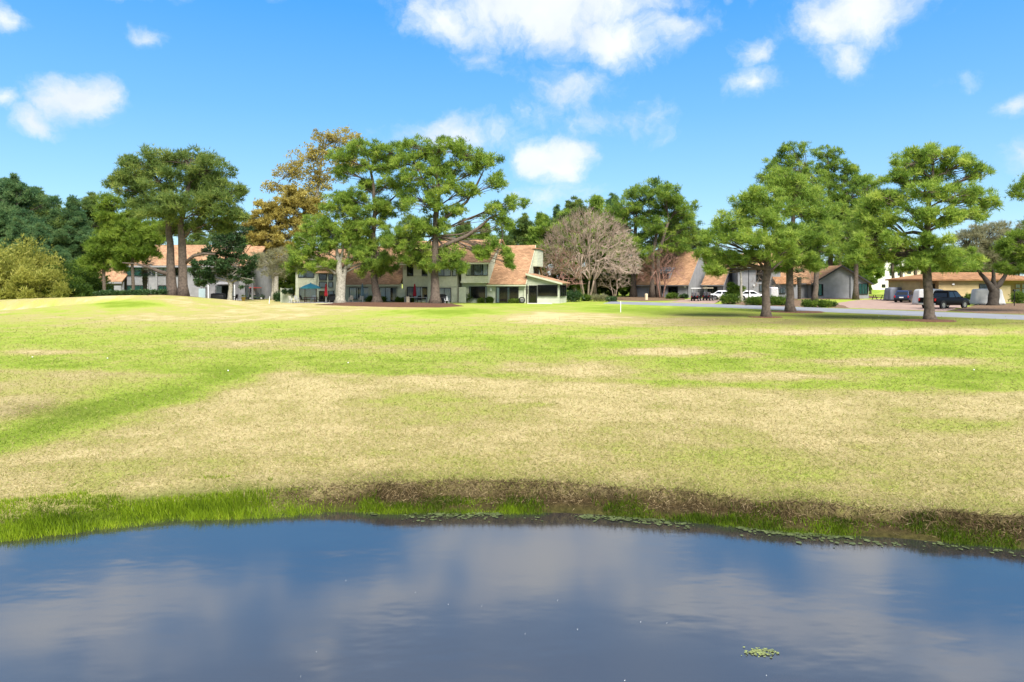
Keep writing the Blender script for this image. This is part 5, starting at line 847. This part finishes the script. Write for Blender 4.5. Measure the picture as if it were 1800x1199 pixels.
# ------------------------------------------------------------------ vehicles
def wheel(root, x, y, r, w=.22, rimm=CHROME):
    t = MB(); n = 20; t.tube([(x, y - w / 2, r), (x, y + w / 2, r)], r, n); o = t.build('wheel', TYRE, root, bevel=.02); rb = MB().tube([(x, y - w / 2 - .012, r), (x, y + w / 2 + .012, r)], r * .62, 14); ro = rb.build('rim', rimm, o)
    for sgn in (-1, 1):
        for i in range(5): a = i * 1.2566; MB().box((x + math.cos(a) * r * .34, y + sgn * (w / 2 + .016), r + math.sin(a) * r * .34), (.05, .02, .05)).build('wheel_slot', BLACK, o)
def vehicle(name, label, px, D, head, paint, Lg, Wd, st, cabin, wheels, r=.36, cat='car', tail=True):
    """st: stations (x, bottom, top, half width factor); cabin: (x0,x1 base; x2,x3 roof; z0,z1)"""
    root = empty(name, at(px, D), head, label, cat); hw = Wd / 2; rings = []
    for x, zb, zt, k in st:
        y = hw * k; m = (zb + zt) / 2; rings.append([(x, -y * .93, zb), (x, -y, zb + .12), (x, -y, m + .05), (x, -y * .95, zt - .06), (x, -y * .86, zt), (x, y * .86, zt), (x, y * .95, zt - .06), (x, y, m + .05), (x, y, zb + .12), (x, y * .93, zb)])
    MB().loft(rings).build('body', paint, root, True).modifiers.new('n', 'WEIGHTED_NORMAL')
    for c in cabin:
        x0, x1, x2, x3, z0, z1 = c; b, t = hw * .88, hw * .70; cab = MB(); cab.loft([[(x0, -b, z0), (x1, -b, z0), (x1, b, z0), (x0, b, z0)], [(x2 - .03, -t - .03, z1 - .07), (x3 + .03, -t - .03, z1 - .07), (x3 + .03, t + .03, z1 - .07), (x2 - .03, t + .03, z1 - .07)], [(x2 + .1, -t + .08, z1), (x3 - .1, -t + .08, z1), (x3 - .1, t - .08, z1), (x2 + .1, t - .08, z1)]]); co = cab.build('cabin', paint, root, bevel=.03)
        def lerp(a, c_, t_): return a + (c_ - a) * t_
        for sg in (-1, 1):                        # side glass, two panes
            for a0, a1 in ((.07, .47), (.53, .93)):
                P = []
                for f, tz in ((a0, .12), (a1, .12), (a1, .86), (a0, .86)):
                    xa, xb = lerp(x0, x2, tz), lerp(x1, x3, tz); P.append((lerp(xa, xb, f), sg * (lerp(b, t + .03, tz) + .012), lerp(z0, z1 - .07, tz)))
                MB().prism(P, (0, sg * .006, 0)).build('side_window', CARGLASS, co)
        for xa, xb, sg in ((x0, x2, -1), (x1, x3, 1)):
            P = [];
            for yy, tz in ((-.84, .12), (.84, .12), (.84, .9), (-.84, .9)): P.append((lerp(xa, xb, tz) + sg * .014, yy * lerp(b, t, tz), lerp(z0, z1 - .07, tz)))
            MB().prism(P, (sg * .006, 0, .003)).build('windscreen' if sg > 0 else 'rear_window', CARGLASS, co)
    for x in wheels:
        for sg in (-1, 1):
            wheel(root, x, sg * (hw - .10), r); MB().tube([(x, sg * (hw - .14), r + .03), (x, sg * (hw + .006), r + .03)], r + .07, 20).build('wheel_arch', BLACK, root)
    xr, xf = st[0][0], st[-1][0]; zt = st[1][2]; RED = mat('tail_light_red', (.5, .015, .015), .25, .1); 
    for sg in (-1, 1):
        MB().box((xr + .02, sg * hw * .84, zt - .22), (.10, .16, .26)).build('tail_light', RED, root, bevel=.02); MB().box((xf - .05, sg * hw * .70, st[-2][2] - .18), (.14, .3, .14)).build('headlight', CHROME, root, bevel=.02); MB().box((st[-1][0] * .42, sg * (hw + .08), zt + .05), (.12, .18, .14)).build('mirror', paint, root, bevel=.02)
    MB().box((xr - .05, 0, .52), (.14, Wd * .9, .2)).build('rear_bumper', CHROME if name == 'pickup_truck' else BLACK, root, bevel=.03); MB().box((xf + .02, 0, .45), (.12, Wd * .88, .2)).build('front_bumper', BLACK, root, bevel=.03); MB().box((xr - .03, 0, zt - .32), (.03, .5, .14)).build('number_plate', WHITE, root); return root
def paint(name, c): m = mat(name, c, .22, .03, spec=.6); m.node_tree.nodes['Principled BSDF'].inputs['Coat Weight'].default_value = .6; return m
P_BLK, P_BLU, P_WHT = mat('black_paint', (.003, .003, .0035), .4, .03, spec=.12), paint('blue_paint', (.004, .016, .06)), paint('white_car_paint', (.8, .8, .8))
t = vehicle('pickup_truck', 'black crew cab pickup parked beside the tan house', 1660, 72, R(26), P_BLK, 5.8, 2.0, [(-2.9, .55, 1.12, .9), (-2.8, .42, 1.18, 1), (-.4, .38, 1.2, 1), (1.2, .38, 1.18, 1), (2.3, .4, 1.12, .97), (2.8, .45, .98, .9), (2.95, .5, .9, .8)], [(-.75, 1.75, -.5, .95, 1.12, 1.92)], (-1.75, 1.85), .40, 'truck')
MB().bx(-2.72, -.85, -.78, .78, 1.14, 1.19).build('truck_bed', BLACK, t)
vehicle('sport_utility_car', 'dark blue estate car parked behind the black pickup', 1592, 92, R(48), P_BLU, 4.8, 1.9, [(-2.35, .5, .98, .92), (-2.25, .36, 1.05, 1), (-.4, .32, 1.06, 1), (1.0, .32, 1.02, 1), (1.9, .34, .94, .96), (2.3, .4, .8, .86)], [(-2.25, 1.2, -1.75, .3, .98, 1.66)], (-1.45, 1.45), .35)
SED = [(-2.2, .48, .86, .88), (-2.0, .34, .95, 1), (-.6, .3, .97, 1), (.9, .3, .95, 1), (1.8, .32, .82, .95), (2.2, .4, .66, .82)]
vehicle('saloon_car', 'white car parked next to the golf carts', 1274, 104, R(-22), P_WHT, 4.4, 1.8, SED, [(-1.7, 1.1, -1.0, .25, .9, 1.45)], (-1.35, 1.4), .33); vehicle('saloon_car', 'white car parked beside the street lamp', 1322, 103, R(-18), P_WHT, 4.4, 1.8, SED, [(-1.7, 1.1, -1.0, .25, .9, 1.45)], (-1.35, 1.4), .33)
vehicle('van', 'white van parked in the trees behind the green fence', 490, 150, R(10), P_WHT, 5, 2, [(-2.5, .5, 1.2, .95), (-2.4, .4, 1.3, 1), (1.3, .4, 1.3, 1), (2.2, .4, 1.1, .95), (2.5, .5, .9, .85)], [(-2.45, 1.7, -2.4, 1.1, 1.2, 2.2)], (-1.6, 1.6), .36, 'van')
def cart(label, px, D, head, body, roof, top=1.85, group=None):
    r = empty('golf_cart', at(px, D), head, label, 'golf cart', group); MB().loft([[(-1.15, -.5, .32), (-1.15, .5, .32), (-1.15, .5, .78), (-1.15, -.5, .78)], [(-.5, -.56, .28), (-.5, .56, .28), (-.5, .56, .82), (-.5, -.56, .82)], [(.0, -.56, .28), (.0, .56, .28), (.0, .56, .42), (.0, -.56, .42)], [(.55, -.56, .28), (.55, .56, .28), (.55, .56, .45), (.55, -.56, .45)], [(.75, -.55, .28), (.75, .55, .28), (.75, .55, .85), (.75, -.55, .85)], [(1.2, -.42, .32), (1.2, .42, .32), (1.2, .42, .62), (1.2, -.42, .62)]]).build('body', body, r, bevel=.04)
    MB().box((-.35, 0, .82), (.5, 1.05, .14)).build('seat', mat('cart_seat', (.25, .22, .2), .6, .1), r, bevel=.04); MB().box((-.62, 0, 1.05), (.12, 1.05, .42)).build('backrest', mat('cart_seat', (.25, .22, .2)), r, bevel=.04)
    MB().box((-.15, 0, top), (1.75, 1.15, .09)).build('roof', roof, r, bevel=.04)
    for x, xt in ((-.95, -.9), (.72, .6)):
        for sg in (-1, 1): MB().tube([(x, sg * .5, .7), (xt, sg * .52, top)], .022, 6).build('post', BLACK, r)
    for x in (-.8, .8):
        for sg in (-1, 1): wheel(r, x, sg * .47, .23, .18, WHITE)
    MB().tube([(.5, -.25, .6), (.25, -.25, 1.05)], .02, 6).build('steering_column', BLACK, r); MB().tube([(-1.05, -.2, .7), (-1.15, -.2, 1.25)], [.13, .15], 9).build('golf_bag', mat('golf_bag', (.12, .12, .14), .7), r); MB().tube([(-1.05, .2, .7), (-1.15, .2, 1.25)], [.13, .15], 9).build('golf_bag', mat('golf_bag', (.12, .12, .14), .7), r)
    for sg in (-1, 1): MB().box((-1.16, sg * .4, .66), (.04, .12, .1)).build('tail_light', mat('tail_light_red', (.5, .015, .015)), r)
cart('black golf cart with white roof and pink bag parked on brick drive', 1224, 98.5, R(62), P_BLK, WHITE); cart('dark golf cart with cream roof beside the white-roofed one', 1245, 101, R(58), BLACK, mat('cream_plastic', (.65, .55, .38), .6, .05))
c_ = cart('golf cart with white and red awning at the end of the gray house', 451, 106, R(10), mat('cart_green', (.03, .05, .03), .5), mat('red_awning', (.55, .05, .04), .7, .1))
MB().box((451 - CX, 0, 0), (.01, .01, .01)) and None
def covered(label, px, D, head, L0, W0, Hh, m):
    r = empty('covered_cart', at(px, D), head, label, 'covered cart'); rings = []; n = 36
    for j, (f, zz) in enumerate([(1.06, .12), (1.03, .35), (1.0, .7), (.95, 1.1), (.90, Hh - .25), (.84, Hh - .06), (.7, Hh), (.3, Hh + .04)]):
        ring = []
        for i in range(n):
            a = 2 * math.pi * i / n; ca, sa = math.cos(a), math.sin(a); e = .32; k = f * (1 + .025 * math.sin(7 * a + j * .4) * (1 - j / 8) + .015 * math.sin(13 * a + 1)); ring.append((math.copysign(abs(ca) ** e, ca) * L0 / 2 * k - .10 * (zz / Hh) * L0 * .3, math.copysign(abs(sa) ** e, sa) * W0 / 2 * k, zz + (.03 * math.sin(5 * a) if j == 0 else 0)))
        rings.append(ring)
    MB().loft(rings).build('cover', m, r, True)
    for x in (-.8, .8):
        for sg in (-1, 1): wheel(r, x * L0 / 2.6, sg * W0 * .36, .22, .18)
covered('golf cart under a dark slate cover beside the blue car', 1577, 99, R(15), 3.6, 1.6, 1.95, mat('slate_cover', (.13, .14, .17), .8, .12)); covered('golf cart under a pale gray cover behind the pickup', 1634, 83, R(5), 3.6, 1.5, 1.9, mat('pale_cover', (.55, .55, .53), .85, .08)); covered('golf cart under a light gray cover behind the oak trunk', 1736, 81.5, R(-8), 3.3, 1.5, 1.95, mat('light_cover', (.50, .51, .49), .85, .08)); covered('golf cart under a mottled white cover by the gray porch', 1359, 110, R(80), 2.4, 1.35, 1.9, mat('mottled_cover', (.72, .66, .66), .85, .15, 4))
covered('barbecue grill under a black cover on the gray house patio', 384, 97, 0, 1.9, 1.0, 1.15, BLACK) ; 

# ------------------------------------------------------------------ garden things
def umbrella_open(px, D):
    r = empty('patio_umbrella', at(px, D), 0, 'open turquoise patio umbrella over the dining table', 'umbrella'); MB().tube([(0, 0, 0), (0, 0, 2.55)], .03, 8).build('pole', WHITE, r); n = 8; cv = mat('turquoise_canvas', (.09, .42, .50), .8, .06); top = (0, 0, 2.6)
    for i in range(n):
        a0, a1 = 2 * math.pi * i / n, 2 * math.pi * (i + 1) / n; R0 = 1.4; p = lambda a, q, z: (q * math.cos(a), q * math.sin(a), z); am = (a0 + a1) / 2
        MB().add([top, p(a0, .75, 2.34), p(am, .72, 2.31), p(a1, .75, 2.34), p(a0, R0, 2.02), p(am, R0 * .94, 2.0), p(a1, R0, 2.02), p(a0, R0, 1.9), p(am, R0 * .94, 1.87), p(a1, R0, 1.9)], [(0, 1, 2), (0, 2, 3), (1, 4, 5, 2), (2, 5, 6, 3), (4, 7, 8, 5), (5, 8, 9, 6)]).build('canopy_panel', cv, r)
        MB().tube([p(a0, .1, 2.5), p(a0, R0, 2.0)], .012, 4).build('rib', WHITE, r)
    MB().lathe((0, 0, 2.58), [(.1, 0), (.09, .05), (.02, .12)], 10).build('cap', cv, r); MB().lathe((0, 0, 0), [(.25, 0), (.25, .06), (.05, .1)], 12).build('base', BLACK, r)
umbrella_open(546, 92)
def umbrella_closed(label, px, D, m, z0=.9, z1=2.5):
    r = empty('patio_umbrella', at(px, D), 0, label, 'umbrella'); MB().tube([(0, 0, 0), (0, 0, z1 + .1)], .025, 6).build('pole', WHITE, r); rings = []
    for f, z in [(.16, z0), (.19, z0 + .15), (.15, z0 + .6), (.12, z0 + 1.0), (.06, z1), (.01, z1 + .08)]: rings.append([(f * (1 + .25 * math.cos(4 * a)) * math.cos(a), f * (1 + .25 * math.cos(4 * a)) * math.sin(a), z) for a in np.linspace(0, 2 * math.pi, 25)[:-1]])
    MB().loft(rings).build('canopy', m, r, True); MB().lathe((0, 0, 0), [(.22, 0), (.22, .06), (.04, .1)], 10).build('base', BLACK, r)
CR = mat('crimson_canvas', (.32, .012, .022), .8, .08); umbrella_closed('closed crimson umbrella left of the grey fluted trunk', 573, 90, CR); umbrella_closed('closed crimson umbrella over the patio bench table', 729, 89, CR); umbrella_closed('closed blue gray umbrella by the low wall windows', 637, 91, mat('blue_gray_canvas', (.14, .22, .26), .8, .08)); umbrella_closed('closed white umbrella before the gray townhouse', 265, 92, WHITE, .5, 2.2); umbrella_closed('closed navy umbrella by the low gray wing', 173, 98, mat('navy_canvas', (.015, .02, .04), .8, .1))
def table(label, px, D, w, d, hgt, m, slats=0):
    r = empty('patio_table', at(px, D), 0, label, 'table'); MB().box((0, 0, hgt - .03), (w, d, .06)).build('table_top', m, r, bevel=.01)
    for x in (-1, 1):
        for y in (-1, 1): MB().box((x * (w / 2 - .1), y * (d / 2 - .08), (hgt - .06) / 2), (.07, .07, hgt - .06)).build('leg', m, r)
def chair(label, px, D, rz, m, arms=True, hgt=.95, group=None):
    r = empty('patio_chair', at(px, D), rz, label, 'chair', group); MB().box((0, 0, .42), (.52, .5, .06)).build('seat', m, r, bevel=.02); MB().prism([(-.26, .22, .45), (.26, .22, .45), (.24, .34, hgt), (-.24, .34, hgt)], (0, .05, .01)).build('backrest', m, r)
    for x in (-1, 1):
        for y in (-1, 1): MB().tube([(x * .23, y * .2, .42), (x * .26, y * .25, 0)], .022, 5).build('leg', m, r)
        if arms: MB().box((x * .28, .02, .64), (.06, .5, .04)).build('armrest', m, r); MB().tube([(x * .28, -.2, .42), (x * .28, -.2, .64)], .018, 5).build('arm_support', m, r)
DKW = mat('dark_wicker', (.03, .022, .018), .8, .3, 20); RDW = mat('red_brown_wood', (.13, .045, .035), .7, .2)
table('dark dining table under the turquoise umbrella', 546, 91.6, 1.5, 1.0, .74, RDW); table('long stone bench table at the edge of the mulch bed', 731, 88.6, 3.0, .6, .8, mat('stone_bench', (.42, .40, .36), .9, .1)); table('low side table with flower pot on the sunroom patio', 953, 89.2, .7, .5, .5, BLACK)
for lb, px, D, rz, m in [('white slatted garden chair by the green fence', 513, 90, 2.4, WHITE), ('white cushioned chair next to the slatted one', 522, 91, 2.9, WHITE), ('dark wicker chair left of the dining table', 533, 91.3, 1.57, DKW), ('dark wicker chair right of the dining table', 559, 91.3, -1.57, DKW), ('white cushioned chair behind the dining table', 551, 93, 0, WHITE), ('dark chair under the crimson umbrella by the fluted trunk', 567, 91.5, .6, BLACK), ('dark chair beside the first patio grill', 576, 91.2, -.4, DKW),
                         ('dark chair left of the stone bench table', 719, 90.2, 0, DKW), ('dark chair right of the stone bench table', 737, 90.2, 0, DKW), ('white round-backed chair by the glass doors', 785, 87, .4, WHITE), ('black mesh chair on the sunroom patio', 965, 89.4, -.6, BLACK), ('pale seat before the low wall windows', 617, 92, 0, mat('beige_cushion', (.5, .44, .36), .9)), ('pale seat under the blue gray umbrella', 635, 91.6, 0, mat('beige_cushion', (.5, .44, .36))), ('dark armchair on the gray house patio', 395, 99, .3, BLACK), ('dark chair by the gray house patio table', 413, 99, -.5, DKW)]: chair(lb, px, D, rz, m)
table('dark patio table on the gray house patio', 405, 98.6, 1.4, .9, .72, DKW)
covered('barbecue grill under a black cover beside the grey fluted trunk', 586, 91, 0, 1.1, .7, 1.15, BLACK); covered('barbecue grill under a black cover beside the broad pine trunk', 777, 87.5, 0, 1.2, .7, 1.2, BLACK)
for lb, px, D, hh in [('cream cylindrical utility post at the edge of the mulch', 717, 88, .95), ('cream cylindrical utility post in the pine straw by the road', 1136, 103, 1.05)]:
    o = MB().lathe(tuple(at(px, D) - Vector((0, 0, .05))), [(.24, 0), (.24, hh * .9), (.21, hh * .97), (.02, hh)], 14).build('utility_post', mat('cream_plastic2', (.62, .50, .33), .7, .08), smooth=False); tag(o, lb, 'post')
for lb, px, py, hh, tl in [('white leaning marker stake on the lawn by the green fence', 473, 534, .75, .1), ('white marker stake standing on the fairway edge', 1091, 549, 1.0, 0)]:
    c = gp(px, py); o = MB().box((0, 0, hh / 2), (.055, .04, hh)).build('marker_stake', WHITE); o.location = c; o.rotation_euler = (0, tl, 0); tag(o, lb, 'stake')
r = empty('street_lamp', at(1316, 90), 0, 'black street lamp with white globe behind the hedges', 'lamp'); MB().tube([(0, 0, 0), (0, 0, .6), (0, 0, 4.7)], [.09, .06, .045], 10).build('pole', BLACK, r)
gl = MB().lathe((0, 0, 4.72), [(.08, 0), (.2, .06), (.26, .2), (.26, .32), (.18, .46), (.02, .53)], 14).build('globe', WHITE, r, True); MB().lathe((0, 0, 0), [(.16, 0), (.15, .25), (.09, .35)], 10).build('base', BLACK, r)
r = empty('lamp_post', at(1783, 77), 0, 'short black lamp post on the straw bed by the tan house', 'lamp'); MB().tube([(0, 0, 0), (0, 0, 1.75)], .045, 8).build('pole', BLACK, r); MB().box((0, 0, 1.85), (.28, .28, .2), taper=.6).build('lantern', BLACK, r)
r = empty('picnic_table', at(1545, 104), .1, 'dark wooden picnic table on the lawn beyond the pines', 'table')
for i in range(5): MB().box((0, (i - 2) * .15, .75), (2.0, .13, .05)).build('top_plank', DKW, r)
for y in (-.7, .7): MB().box((0, y, .45), (2.0, .26, .05)).build('seat_plank', DKW, r)
for x in (-.7, .7): MB().tube([(x, -.65, 0), (x, -.2, .72)], .05, 4).build('leg', DKW, r); MB().tube([(x, .65, 0), (x, .2, .72)], .05, 4).build('leg', DKW, r); MB().box((x, 0, .41), (.08, 1.5, .05)).build('cross_beam', DKW, r)
r = empty('garden_fence', at(503, 91.5), R(-20), 'short sage board fence at the patio end', 'fence')
for i in range(7): MB().box((-.75 + i * .25, 0, .95), (.235, .04, 1.9)).build('board', SAGE_T, r)
for x in (-.9, .9): MB().box((x, .06, 1.0), (.1, .1, 2.0)).build('post', SAGE_T, r)
for lb, px in (('hanging basket of leaves on the board fence, beside the lawn', 501), ('hanging basket of leaves on the board fence, beside the patio', 511.5)): o = shrub('hanging_basket', lb, px, 91.0, .6, .7, n=500, L_=.12, lumps=5, leaf=EVER, cat='plant'); o.location.z += 1.15
c = at(917.5, 88.7); r = empty('hose_reel', c, 0, 'round black hose reel leaning on the sage wall', 'hose reel'); a_ = [(.36 * math.cos(t), 0, .42 + .36 * math.sin(t)) for t in np.linspace(0, 2 * math.pi, 25)]; MB().tube(a_, .07, 6, False).build('hose_coil', BLACK, r); MB().tube([(0, -.05, .42), (0, .08, .42)], .22, 14).build('drum', mat('reel_gray', (.12, .12, .12)), r)
for lb, px, D, rr, hh, cm in [('terracotta flower pot on the sunroom side table', 953, 89.2, .14, .25, (.45, .16, .06)), ('yellow glazed pot at the gray house patio edge', 428, 98, .3, .55, (.42, .28, .06))]:
    b = at(px, D); b.z += .5 if px == 953 else 0; r = empty('flower_pot', b, 0, lb, 'pot'); MB().lathe((0, 0, 0), [(rr * .7, 0), (rr, hh), (rr * 1.1, hh), (rr * 1.1, hh + .05)], 12).build('pot', mat('pot_%d' % px, cm), r); P, t = puffs(np.array([[0, 0, hh + .15]]), np.array([rr * 1.3]), 60, .14, .06, 3); tri_mesh('plant', P, t, SHR, r)
for i, (px, py, cm) in enumerate([(1545, 556.5, (.8, .8, .75)), (1584, 556, (.1, .3, .6)), (1617, 559, (.75, .6, .1)), (1709, 561, (.75, .6, .1)), (1321, 547, (.75, .6, .1)), (1270, 538.5, (.1, .3, .7)), (57, 629, (.85, .85, .85)), (189, 631, (.85, .85, .85)), (401, 653, (.85, .85, .85)), (612, 639, (.85, .85, .85)), (1712, 652, (.85, .85, .85))]):
    c = gp(px, py); o = MB().lathe((0, 0, 0), [(.008, 0), (.022, .008), (.028, .024), (.02, .04), (.005, .048)], 8).build('golf_ball' if i > 5 else 'marker_flag_cap', mat('dot_%d' % int(cm[2] * 100), cm, .5), smooth=True); o.location = c + Vector((0, 0, .01)); col = {75: 'white', 60: 'blue', 70: 'blue', 10: 'yellow', 85: 'white'}[int(cm[2] * 100)]
    tag(o, ('tiny %s ball lying on the fairway grass' if i > 5 else 'small %s utility marker in the verge beside the road') % col, 'ball' if i > 5 else 'marker', ('balls on the grass' if i > 5 else 'utility markers ' + col))
